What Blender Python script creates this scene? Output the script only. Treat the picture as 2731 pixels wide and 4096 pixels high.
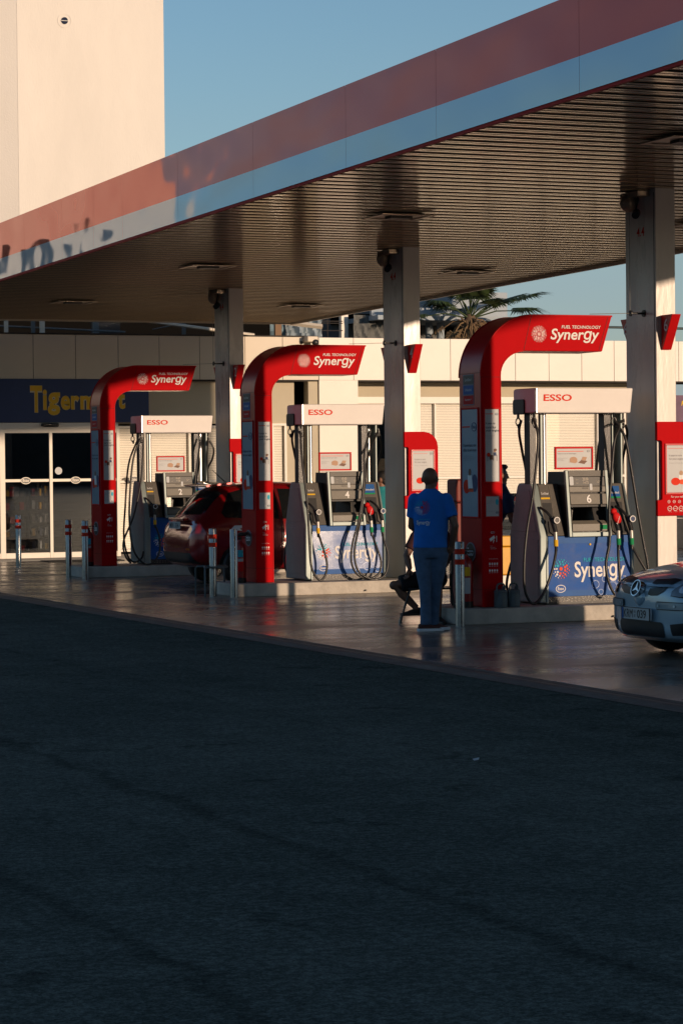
import bpy, bmesh, math, random
from math import sin, cos, pi, radians as rad
from mathutils import Vector as V, Matrix
from mathutils.bvhtree import BVHTree
random.seed(7)
S = bpy.context.scene
for o in list(bpy.data.objects): bpy.data.objects.remove(o)
COL = S.collection
# ------------------------------------------------------------------ camera, sky, sun
YAW, ROLL, FPX = rad(22.6), 0.010, 10206.0
r0 = V((cos(YAW), -sin(YAW), 0)); f0 = V((sin(YAW), cos(YAW), 0)); u0 = V((0, 0, 1))
pt = -math.atan((2048 - 1864) / FPX)
fw = f0 * cos(pt) + u0 * sin(pt); up = u0 * cos(pt) - f0 * sin(pt)
cr, sr = cos(ROLL), sin(ROLL)
Rv = r0 * cr - up * sr; Uv = up * cr + r0 * sr
cd = bpy.data.cameras.new('camera'); cam = bpy.data.objects.new('camera', cd); COL.objects.link(cam)
mw = Matrix((Rv, Uv, -fw)).transposed().to_4x4(); mw.translation = V((-12.57, -26.07, 1.8)); cam.matrix_world = mw
cd.sensor_fit = 'VERTICAL'; cd.sensor_height = 36; cd.lens = FPX / 4096 * 36; cd.clip_end = 2000; cd.clip_start = .3
S.camera = cam
AL, EL = rad(20.4), rad(5.8)
W = bpy.data.worlds.new("World"); S.world = W; W.use_nodes = True
nt = W.node_tree; bg = nt.nodes['Background']; sky = nt.nodes.new('ShaderNodeTexSky')
sky.sky_type = 'NISHITA'; sky.sun_disc = False; sky.sun_elevation = EL; sky.sun_rotation = pi - AL
sky.air_density = .9; sky.dust_density = .4; sky.ozone_density = 2.5
tint = nt.nodes.new('ShaderNodeVectorMath'); tint.operation = 'MULTIPLY'; tint.inputs[1].default_value = (1.08, 1.03, 1.01)
nt.links.new(sky.outputs[0], tint.inputs[0])
tcw = nt.nodes.new('ShaderNodeTexCoord'); sxz = nt.nodes.new('ShaderNodeSeparateXYZ'); nt.links.new(tcw.outputs['Generated'], sxz.inputs[0])
mpw = nt.nodes.new('ShaderNodeMapping'); mpw.inputs['Scale'].default_value = (1, 1, 7); nt.links.new(tcw.outputs['Generated'], mpw.inputs[0])
cn = nt.nodes.new('ShaderNodeTexNoise'); cn.inputs['Scale'].default_value = 3.5; cn.inputs['Detail'].default_value = 5; nt.links.new(mpw.outputs[0], cn.inputs[0])
c1_ = nt.nodes.new('ShaderNodeMapRange'); c1_.inputs[1].default_value = .35; c1_.inputs[2].default_value = .7; c1_.inputs[3].default_value = .35; c1_.inputs[4].default_value = 1; nt.links.new(cn.outputs[0], c1_.inputs[0])
c2_ = nt.nodes.new('ShaderNodeMapRange'); c2_.inputs[1].default_value = .03; c2_.inputs[2].default_value = .17; c2_.inputs[3].default_value = .8; c2_.inputs[4].default_value = 0; nt.links.new(sxz.outputs[2], c2_.inputs[0])
c3_ = nt.nodes.new('ShaderNodeMath'); c3_.operation = 'MULTIPLY'; nt.links.new(c1_.outputs[0], c3_.inputs[0]); nt.links.new(c2_.outputs[0], c3_.inputs[1])
cmx = nt.nodes.new('ShaderNodeMix'); cmx.data_type = 'RGBA'; nt.links.new(c3_.outputs[0], cmx.inputs[0]); nt.links.new(tint.outputs[0], cmx.inputs[6]); cmx.inputs[7].default_value = (1.95, 2.5, 3.15, 1)   # thin high haze low in the sky
nt.links.new(cmx.outputs[2], bg.inputs[0]); bg.inputs[1].default_value = .15
sd = bpy.data.lights.new('sun', 'SUN'); sd.energy = 3.7; sd.angle = rad(.55); sd.color = (1, .73, .51)
sun = bpy.data.objects.new('sun', sd); COL.objects.link(sun)
sun.rotation_mode = 'QUATERNION'
sun.rotation_quaternion = V((-sin(AL) * cos(EL), cos(AL) * cos(EL), -sin(EL))).to_track_quat('-Z', 'Y')
sun.location = (10, -40, 20)
S.view_settings.view_transform = 'Standard'; S.view_settings.look = 'None'
S.view_settings.exposure = 0; S.view_settings.gamma = 1; S.view_settings.use_curve_mapping = False

# ------------------------------------------------------------------ materials
MATS = {}
def mat(n, c, r=.5, m=0, var=0, vs=3, bump=0, bs=60, coat=0, stretch=None, rv=0, spec=.5, emis=None):
    if n in MATS: return MATS[n]
    M = bpy.data.materials.new(n); M.use_nodes = True; t = M.node_tree; N = t.nodes; L = t.links
    b = N['Principled BSDF']; b.inputs['Base Color'].default_value = (*c, 1); b.inputs['Roughness'].default_value = r
    b.inputs['Metallic'].default_value = m; b.inputs['Coat Weight'].default_value = coat; b.inputs['Coat Roughness'].default_value = .06
    b.inputs['Specular IOR Level'].default_value = spec
    if var or bump or rv:
        tc = N.new('ShaderNodeTexCoord'); mp = N.new('ShaderNodeMapping'); L.new(tc.outputs['Object'], mp.inputs[0])
        if stretch: mp.inputs['Scale'].default_value = stretch
    if var or rv:
        no = N.new('ShaderNodeTexNoise'); no.inputs['Scale'].default_value = vs; no.inputs['Detail'].default_value = 6; no.inputs['Roughness'].default_value = .65
        L.new(mp.outputs[0], no.inputs[0])
    if var:
        mr = N.new('ShaderNodeMapRange'); mr.inputs[1].default_value = .3; mr.inputs[2].default_value = .7
        mr.inputs[3].default_value = 1 - var; mr.inputs[4].default_value = 1 + var * .6; L.new(no.outputs[0], mr.inputs[0])
        mx = N.new('ShaderNodeVectorMath'); mx.operation = 'SCALE'; mx.inputs[0].default_value = c; L.new(mr.outputs[0], mx.inputs['Scale'])
        L.new(mx.outputs[0], b.inputs['Base Color'])
    if rv:
        m2 = N.new('ShaderNodeMapRange'); m2.inputs[1].default_value = .35; m2.inputs[2].default_value = .65
        m2.inputs[3].default_value = max(.02, r - rv); m2.inputs[4].default_value = r + rv; L.new(no.outputs[0], m2.inputs[0]); L.new(m2.outputs[0], b.inputs['Roughness'])
    if bump:
        n2 = N.new('ShaderNodeTexNoise'); n2.inputs['Scale'].default_value = bs; n2.inputs['Detail'].default_value = 4; L.new(mp.outputs[0], n2.inputs[0])
        bp = N.new('ShaderNodeBump'); bp.inputs['Strength'].default_value = bump; bp.inputs['Distance'].default_value = .01; L.new(n2.outputs[0], bp.inputs['Height']); L.new(bp.outputs[0], b.inputs['Normal'])
    if emis:
        b.inputs['Emission Color'].default_value = (*c, 1); b.inputs['Emission Strength'].default_value = emis
    MATS[n] = M; return M
def glassmat(n, tint=.9, refl=.12, rough=.01):
    M = bpy.data.materials.new(n); M.use_nodes = True; t = M.node_tree; N = t.nodes; L = t.links; N.clear()
    o = N.new('ShaderNodeOutputMaterial'); mx = N.new('ShaderNodeMixShader'); tr = N.new('ShaderNodeBsdfTransparent'); gl = N.new('ShaderNodeBsdfGlossy')
    tr.inputs[0].default_value = (tint, tint, tint, 1); gl.inputs['Roughness'].default_value = rough
    fr = N.new('ShaderNodeFresnel'); fr.inputs[0].default_value = 1.5; ad = N.new('ShaderNodeMath'); ad.operation = 'ADD'; ad.inputs[1].default_value = refl
    L.new(fr.outputs[0], ad.inputs[0]); L.new(ad.outputs[0], mx.inputs[0]); L.new(tr.outputs[0], mx.inputs[1]); L.new(gl.outputs[0], mx.inputs[2]); L.new(mx.outputs[0], o.inputs[0])
    return M
red = mat('red_gloss', (.50, .006, .008), .30, var=.12, vs=2, spec=.3, bump=.02, bs=3)
redmat = mat('red_matt', (.50, .003, .006), .7, var=.06, vs=2, spec=.08)
jointm = mat('dark_red_joint', (.08, .002, .002), .7)
redtrim = mat('red_trim', (.60, .012, .012), .6, var=.1, spec=.15)
white = mat('white_paint', (.80, .78, .74), .45, var=.06, vs=1.5, bump=.1, bs=40)
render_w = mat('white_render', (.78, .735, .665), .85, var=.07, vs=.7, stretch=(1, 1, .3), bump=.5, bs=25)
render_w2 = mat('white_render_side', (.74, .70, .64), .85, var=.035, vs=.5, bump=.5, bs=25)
panelw = mat('cream_panel_shade', (.62, .545, .43), .5, var=.04, vs=1.2, bump=.05, bs=20)  # darker cream copy; shade on the left parapet is put into the colour
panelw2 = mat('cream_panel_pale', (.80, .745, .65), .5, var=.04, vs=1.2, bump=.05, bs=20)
beige = mat('beige_wall', (.52, .46, .34), .8, var=.06, vs=1)
pillarm = mat('pillar_paint', (.66, .61, .56), .33, var=.12, vs=1.6, bump=.18, bs=18, stretch=(1, 1, .25), rv=.1)
silver = mat('silver_shell', (.26, .31, .30), .45, m=.2, var=.1, vs=4)
silverd = mat('brushed_post', (.42, .41, .40), .3, m=.8, var=.1, vs=6)
steel = mat('stainless_steel', (.36, .36, .35), .28, m=1, var=.2, vs=5, stretch=(8, 8, .6), rv=.1)
headm = mat('pump_head_paint', (.74, .70, .67), .5, var=.05, vs=3)
black = mat('black_plastic', (.012, .012, .013), .45, var=.2)
rubber = mat('black_rubber', (.018, .017, .016), .42, var=.25, vs=9, bump=.1)
dkgrey = mat('dark_grey_plastic', (.075, .066, .055), .5, var=.25, vs=7, bump=.1)
midgrey = mat('mid_grey_plastic', (.16, .145, .12), .5, var=.15, vs=7, bump=.1)
blue = mat('blue_panel', (.012, .085, .34), .5, var=.25, vs=3.5, rv=.1, spec=.22)
blueworn = mat('blue_panel_worn_glare', (.05, .13, .36), .42, var=.3, vs=2.5, rv=.1, spec=.8)  # worn, glossier blue; sun glare on the cabinet is also paled into the colour
blueband = mat('blue_band', (.016, .10, .33), .5, spec=.2, var=.12, vs=3)
navy = mat('navy_sign', (.014, .04, .13), .6, var=.15, vs=2)
paleb = mat('pale_bubble', (.08, .17, .42), .3)
wht = mat('white_print', (.82, .80, .78), .8, spec=.12)
pgrey = mat('grey_print', (.30, .28, .30), .8, spec=.12)
redp = mat('red_print', (.72, .05, .025), .8, spec=.12)
orangep = mat('orange_print', (.80, .12, .06), .8, spec=.12)
cyanp = mat('cyan_print', (.05, .42, .55), .8, spec=.12)
yellowp = mat('yellow_print', (.75, .45, .03), .8, spec=.12)
goldp = mat('gold_letter', (.80, .48, .05), .8, spec=.12, var=.1)
greenp = mat('green_ring', (.02, .26, .10), .8, spec=.12)
darkp = mat('dark_print', (.02, .03, .06), .8, spec=.12)
poster = mat('poster_paper', (.46, .48, .50), .5, var=.05, vs=2)
posterb = mat('poster_paper_blue', (.34, .42, .50), .25, var=.06, vs=2, coat=.5)
brownp = mat('brown_print', (.16, .07, .04), .6)
skinp = mat('tan_print', (.45, .26, .16), .6)
lcd = mat('lcd_digits', (.55, .48, .38), .5)
concm = mat('kerb_concrete', (.48, .44, .38), .7, var=.28, vs=4, bump=.5, bs=30)
tarp = mat('grey_sheet', (.28, .34, .38), .6, var=.3, vs=3)
conc2 = mat('bare_concrete', (.16, .165, .16), .85, var=.25, vs=1.2, bump=.3, bs=12)
colb = mat('pale_column', (.34, .40, .45), .7, var=.06)
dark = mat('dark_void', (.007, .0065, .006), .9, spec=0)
steelb = mat('dark_steel', (.05, .045, .042), .8, var=.3, spec=.1)
blindm = mat('blind_slat', (.86, .82, .72), .55)
skin1 = mat('brown_skin', (.20, .095, .055), .5, var=.1, vs=8, bump=.1, bs=80)
skin2 = mat('tan_skin', (.22, .105, .065), .5, var=.1, vs=8, bump=.1, bs=80)
hairm = mat('black_hair', (.01, .008, .007), .6, bump=.8, bs=120)
tshirt = mat('blue_tshirt', (.008, .17, .62), .85, var=.15, vs=6, bump=.5, bs=9)
teal = mat('teal_shirt', (.01, .22, .25), .8, var=.12, vs=6, bump=.4, bs=9)
navyc = mat('navy_cloth', (.01, .03, .09), .85, var=.1)
jeans = mat('blue_denim', (.085, .145, .24), .9, var=.3, vs=14, bump=.7, bs=14)
shortsm = mat('black_shorts', (.012, .012, .014), .9, bump=.4, bs=12)
maroon = mat('maroon_shirt', (.05, .014, .016), .9, bump=.4, bs=12)
shoebr = mat('brown_shoe', (.10, .035, .028), .8, var=.2, vs=20)
solew = mat('white_sole', (.8, .8, .8), .7, var=.1)
glass = glassmat('clear_glass', .99, .0); doorglass = glassmat('door_glass', .5, .05)
carglass = mat('car_glass', (.008, .009, .01), .04, spec=.8)
rimm = mat('alloy_rim', (.45, .45, .46), .25, m=1)
chrome = mat('chrome', (.7, .7, .7), .08, m=1)
redcar = mat('red_car_paint', (.27, .005, .008), .25, m=.25, coat=1, var=.05)
silcar = mat('silver_blue_paint', (.34, .48, .58), .28, m=.3, coat=1)
silcar2 = mat('silver_blue_insert', (.18, .26, .32), .35, m=.3, coat=.6)
galv = mat('galvanised_grey', (.10, .125, .135), .55, m=.2, var=.2, vs=8)
yellowb = mat('yellow_plastic', (.72, .36, .02), .5, var=.1)
greenl = mat('green_leaf', (.045, .075, .022), .6, var=.3, vs=2)
deadl = mat('dead_leaf', (.22, .14, .07), .8, var=.35, vs=3)
barkm = mat('palm_bark', (.12, .08, .05), .9, var=.3, vs=8, bump=.6)
purple = mat('purple_board', (.12, .05, .10), .6, var=.4, vs=2)
clearp = mat('clear_plastic', (.45, .43, .40), .2, m=.3)

# canopy materials
fred = mat('fascia_red', (.58, .050, .028), .05, m=.45, spec=.4)
fblue = mat('fascia_pale', (.46, .58, .68), .05, m=.3, spec=.4)
for M in (fred, fblue):                     # oil-canning of the thin panels
    t = M.node_tree; N = t.nodes; L = t.links
    tc = N.new('ShaderNodeTexCoord'); mp = N.new('ShaderNodeMapping'); mp.inputs['Scale'].default_value = (1, .6, 1.3); L.new(tc.outputs['Object'], mp.inputs[0])
    n2 = N.new('ShaderNodeTexNoise'); n2.inputs['Scale'].default_value = 1.1; n2.inputs['Detail'].default_value = 1; L.new(mp.outputs[0], n2.inputs[0])
    bp = N.new('ShaderNodeBump'); bp.inputs['Strength'].default_value = .6; bp.inputs['Distance'].default_value = .06; L.new(n2.outputs[0], bp.inputs['Height'])
    L.new(bp.outputs[0], N['Principled BSDF'].inputs['Normal']); L.new(bp.outputs[0], N['Principled BSDF'].inputs['Coat Normal'])
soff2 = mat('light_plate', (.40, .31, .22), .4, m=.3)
soffd = mat('slat_side_shade', (.045, .032, .022), .6)  # dark lines: shade of the slat gaps painted on the side faces
edgem = mat('slat_edge_glint', (.88, .64, .36), .4, m=.3)  # pale gold: reflected glints along the slat edges painted into the colour
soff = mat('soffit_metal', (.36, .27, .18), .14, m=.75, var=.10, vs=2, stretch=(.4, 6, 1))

# ------------------------------------------------------------------ mesh builder
class MB:
    def __init__(s, m=None): s.v = []; s.f = []; s.mi = []; s.mats = []; s.c = 0; s.sm = []; s.M(m or white)
    def M(s, m):
        if m not in s.mats: s.mats.append(m)
        s.c = s.mats.index(m); return s
    def add(s, vs, fs):
        b = len(s.v); s.v += [tuple(p) for p in vs]
        for f in fs: s.f.append([b + i for i in f]); s.mi.append(s.c)
        return s
    def hexa(s, p): return s.add(p, [(0, 3, 2, 1), (4, 5, 6, 7), (0, 1, 5, 4), (1, 2, 6, 5), (2, 3, 7, 6), (3, 0, 4, 7)])
    def box(s, x0, x1, y0, y1, z0, z1):
        return s.hexa([(x0, y0, z0), (x1, y0, z0), (x1, y1, z0), (x0, y1, z0), (x0, y0, z1), (x1, y0, z1), (x1, y1, z1), (x0, y1, z1)])
    def prism(s, pts, vec):
        n = len(pts); vec = V(vec); a = [V(p) for p in pts]; b = [p + vec for p in a]
        return s.add(a + b, [list(range(n)), list(range(2 * n - 1, n - 1, -1))] + [(i, (i + 1) % n, n + (i + 1) % n, n + i) for i in range(n)][::1])
    def cyl(s, p0, p1, r0, r1=None, seg=16, cap=True):
        return s.tube([p0, p1], [r0, r0 if r1 is None else r1], seg, cap)
    def tube(s, pts, r, seg=8, cap=True, flat=None):
        P = [V(p) for p in pts]; n = len(P)
        if not isinstance(r, (list, tuple)): r = [r] * n
        vs = []; prev = None
        for i in range(n):
            t = (P[min(i + 1, n - 1)] - P[max(i - 1, 0)]).normalized()
            if prev is None:
                a = V((0, 0, 1)) if abs(t.z) < .9 else V((1, 0, 0)); x = (a - t * a.dot(t)).normalized()
            else: x = (prev - t * prev.dot(t)).normalized()
            prev = x; y = t.cross(x)
            for k in range(seg):
                an = 2 * pi * k / seg; vs.append(P[i] + (x * cos(an) + y * sin(an) * (flat or 1)) * r[i])
        fs = [(i * seg + k, i * seg + (k + 1) % seg, (i + 1) * seg + (k + 1) % seg, (i + 1) * seg + k) for i in range(n - 1) for k in range(seg)]
        if cap: fs += [list(range(seg))[::-1], list(range((n - 1) * seg, n * seg))]
        return s.add(vs, fs)
    def spl(s, pts, r, seg=8, sub=6):
        P = [V(p) for p in pts]; out = []
        for i in range(len(P) - 1):
            a, b, c, d = P[max(i - 1, 0)], P[i], P[i + 1], P[min(i + 2, len(P) - 1)]
            for k in range(sub):
                t = k / sub; out.append(.5 * ((2 * b) + (c - a) * t + (2 * a - 5 * b + 4 * c - d) * t * t + (3 * b - a - 3 * c + d) * t ** 3))
        out.append(P[-1]); return s.tube(out, r, seg)
    def ball(s, c, r, seg=12, rot=None):
        if not isinstance(r, (list, tuple)): r = (r, r, r)
        vs = [(0, 0, -1)]; h = seg // 2
        for i in range(1, h):
            a = -pi / 2 + pi * i / h
            vs += [(cos(a) * cos(2 * pi * k / seg), cos(a) * sin(2 * pi * k / seg), sin(a)) for k in range(seg)]
        vs.append((0, 0, 1)); c = V(c)
        vs = [V((x * r[0], y * r[1], z * r[2])) for x, y, z in vs]
        if rot: vs = [rot @ p for p in vs]
        fs = [(0, 1 + (k + 1) % seg, 1 + k) for k in range(seg)]
        fs += [(1 + (i - 1) * seg + k, 1 + (i - 1) * seg + (k + 1) % seg, 1 + i * seg + (k + 1) % seg, 1 + i * seg + k) for i in range(1, h - 1) for k in range(seg)]
        t = len(vs) - 1; fs += [(t, 1 + (h - 2) * seg + k, 1 + (h - 2) * seg + (k + 1) % seg) for k in range(seg)]
        return s.add([p + c for p in vs], fs)
    def rings(s, rg, cap=True):            # list of closed rings, same count
        n = len(rg[0]); vs = [p for r in rg for p in r]
        fs = [(i * n + k, i * n + (k + 1) % n, (i + 1) * n + (k + 1) % n, (i + 1) * n + k) for i in range(len(rg) - 1) for k in range(n)]
        if cap: fs += [list(range(n))[::-1], list(range((len(rg) - 1) * n, len(rg) * n))]
        return s.add(vs, fs)
    def lathe(s, c, prof, seg=20, ax='z'):
        c = V(c); rg = []
        for r, h in prof:
            ring = []
            for k in range(seg):
                a = 2 * pi * k / seg
                if ax == 'z': q = V((r * cos(a), r * sin(a), h))
                elif ax == 'y': q = V((r * cos(a), h, -r * sin(a)))
                else: q = V((h, r * cos(a), r * sin(a)))
                ring.append(c + q)
            rg.append(ring)
        return s.rings(rg)
    # --- flat shapes on a plane pl=(o,r,u)
    def plate(s, pl, pts, d0=0, d1=.004):
        o, r, u = pl; n = r.cross(u); a = [o + r * x + u * y + n * d0 for x, y in pts]
        return s.prism(a, n * (d1 - d0))
    def rect(s, pl, x0, x1, y0, y1, d0=0, d1=.004): return s.plate(pl, [(x0, y0), (x1, y0), (x1, y1), (x0, y1)], d0, d1)
    def ell(s, pl, cx, cy, rx, ry=None, d0=0, d1=.004, seg=20):
        ry = ry or rx; return s.plate(pl, [(cx + rx * cos(2 * pi * k / seg), cy + ry * sin(2 * pi * k / seg)) for k in range(seg)], d0, d1)
    def ring(s, pl, cx, cy, rx, ry, w, d0=0, d1=.004, seg=24):
        o, r, u = pl; n = r.cross(u); vs = []
        for d in (d0, d1):
            for q in (1, 0):
                for k in range(seg):
                    a = 2 * pi * k / seg; vs.append(o + r * (cx + (rx - w * (1 - q)) * cos(a)) + u * (cy + (ry - w * (1 - q)) * sin(a)) + n * d)
        fs = []
        for k in range(seg):
            j = (k + 1) % seg; A, B, C, D = 0, seg, 2 * seg, 3 * seg
            fs += [(C + k, C + j, D + j, D + k), (A + k, A + j, C + j, C + k), (B + j, B + k, D + k, D + j), (A + j, A + k, B + k, B + j)]
        return s.add(vs, fs)
    def frame(s, pl, x0, x1, y0, y1, w, d0=0, d1=.02):
        for a in ((x0, x1, y0, y0 + w), (x0, x1, y1 - w, y1), (x0, x0 + w, y0 + w, y1 - w), (x1 - w, x1, y0 + w, y1 - w)): s.rect(pl, *a, d0, d1)
        return s
    def txt(s, pl, t, x, y, w=None, h=None, off=.0, shear=0, d=.006, track=1):
        vs, fs, bb = textgeo(t, off, shear, track); bw = bb[2] - bb[0]; bh = bb[3] - bb[1]
        if w and h: sx, sy = w / bw, h / bh
        elif w: sx = sy = w / bw
        else: sx = sy = h / bh
        o, r, u = pl; n = r.cross(u)
        return s.add([o + r * (x + (a - bb[0]) * sx) + u * (y + (b - bb[1]) * sy) + n * d for a, b in vs], fs)
    def build(s, name, parent=None, smooth=None, bevel=0, seg=2, loc=None, sub=0, remesh=0, smo=0, recalc=True):
        me = bpy.data.meshes.new(name); me.from_pydata(s.v, [], s.f)
        for m in s.mats: me.materials.append(m)
        me.polygons.foreach_set('material_index', s.mi); me.update()
        if recalc:
            bm = bmesh.new(); bm.from_mesh(me); bmesh.ops.recalc_face_normals(bm, faces=bm.faces); bm.to_mesh(me); bm.free()
        o = bpy.data.objects.new(name, me); COL.objects.link(o)
        if parent: o.parent = parent
        if loc: o.location = loc
        if smooth is not None or remesh or sub or bevel:
            me.shade_smooth()
            if not (remesh or sub): me.set_sharp_from_angle(angle=rad(smooth or 35))
        if remesh:
            m = o.modifiers.new('r', 'REMESH'); m.mode = 'VOXEL'; m.voxel_size = remesh; m.use_smooth_shade = True
            if smo: m = o.modifiers.new('s', 'SMOOTH'); m.iterations = smo; m.factor = .5
        if bevel:
            m = o.modifiers.new('b', 'BEVEL'); m.width = bevel; m.segments = seg; m.limit_method = 'ANGLE'; m.angle_limit = rad(40); m.harden_normals = True
        if sub:
            m = o.modifiers.new('u', 'SUBSURF'); m.levels = m.render_levels = sub
        return o
TG = {}
def textgeo(t, off, shear, track):
    k = (t, off, shear, track)
    if k in TG: return TG[k]
    c = bpy.data.curves.new('t', 'FONT'); c.body = t; c.size = 1; c.offset = off; c.shear = shear; c.space_character = track; c.resolution_u = 3
    o = bpy.data.objects.new('t', c); COL.objects.link(o)
    me = bpy.data.meshes.new_from_object(o.evaluated_get(bpy.context.evaluated_depsgraph_get()))
    vs = [(v.co.x, v.co.y) for v in me.vertices]; fs = [list(p.vertices) for p in me.polygons]
    bpy.data.objects.remove(o); bpy.data.curves.remove(c); bpy.data.meshes.remove(me)
    bb = (min(a for a, b in vs), min(b for a, b in vs), max(a for a, b in vs), max(b for a, b in vs))
    TG[k] = (vs, fs, bb); return TG[k]
def tag(o, label=None, cat=None, group=None, kind=None):
    if label: o['label'] = label
    if cat: o['category'] = cat
    if group: o['group'] = group
    if kind: o['kind'] = kind
    return o
def thing(name, label, cat, loc=(0, 0, 0), rz=0, group=None):
    o = bpy.data.objects.new(name, None); COL.objects.link(o); o.location = loc; o.rotation_euler = (0, 0, rz); o.empty_display_size = .2
    return tag(o, label, cat, group)
def copytree(o, parent=None):
    c = o.copy(); COL.objects.link(c); c.parent = parent
    for ch in [x for x in bpy.data.objects if x.parent == o]: copytree(ch, c)
    return c
X, Y, Z = V((1, 0, 0)), V((0, 1, 0)), V((0, 0, 1))
def FR(x=0, y=0, z=0): return (V((x, y, z)), X, Z)           # plane facing -Y
def EN(x=0, y=0, z=0): return (V((x, y, z)), -Y, Z)          # plane facing -X
def rrect(x0, x1, y0, y1, r, n=5, corners=(1, 1, 1, 1)):
    out = []
    for (cx, cy, a0), on in zip(((x0 + r, y0 + r, pi), (x1 - r, y0 + r, 1.5 * pi), (x1 - r, y1 - r, 0), (x0 + r, y1 - r, .5 * pi)), corners):
        if not on: out.append((cx + r * (1 if a0 in (0, 1.5 * pi) else -1), cy + r * (1 if a0 in (0, .5 * pi) else -1))); continue
        for k in range(n + 1): a = a0 + .5 * pi * k / n; out.append((cx + r * cos(a), cy + r * sin(a)))
    return out
def burst(mb, pl, cx, cy, R, mono=None, d=.006):
    rg = [(0, .17, 1), (.44, .105, 9), (.66, .085, 14), (.86, .055, 18)]
    for q, (f, dr, n) in enumerate(rg):
        for k in range(n):
            a = 2 * pi * (k + .5 * q) / n; x, y = f * cos(a), f * sin(a)
            if mono: mb.M(mono)
            else: mb.M(orangep if (q == 0 or (x > -.1 and y < .35 and x - y > .1)) else (cyanp if y > .1 else wht))
            mb.ell(pl, cx + x * R, cy + y * R, dr * R * (1 + .25 * sin(k * 2.3 + q)), d0=d - .003, d1=d, seg=10)
def oval(mb, pl, cx, cy, r, bgm, ringm, tm, d=.004, ry=None):
    ry = ry or r * .8
    mb.M(bgm).ell(pl, cx, cy, r * .97, ry * .97, 0, d); mb.M(ringm).ring(pl, cx, cy, r, ry, r * .12, 0, d + .002)
    mb.M(tm).txt(pl, 'Esso', cx - r * .62, cy - ry * .36, w=r * 1.24, h=ry * .8, off=.02, d=d + .003)

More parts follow.
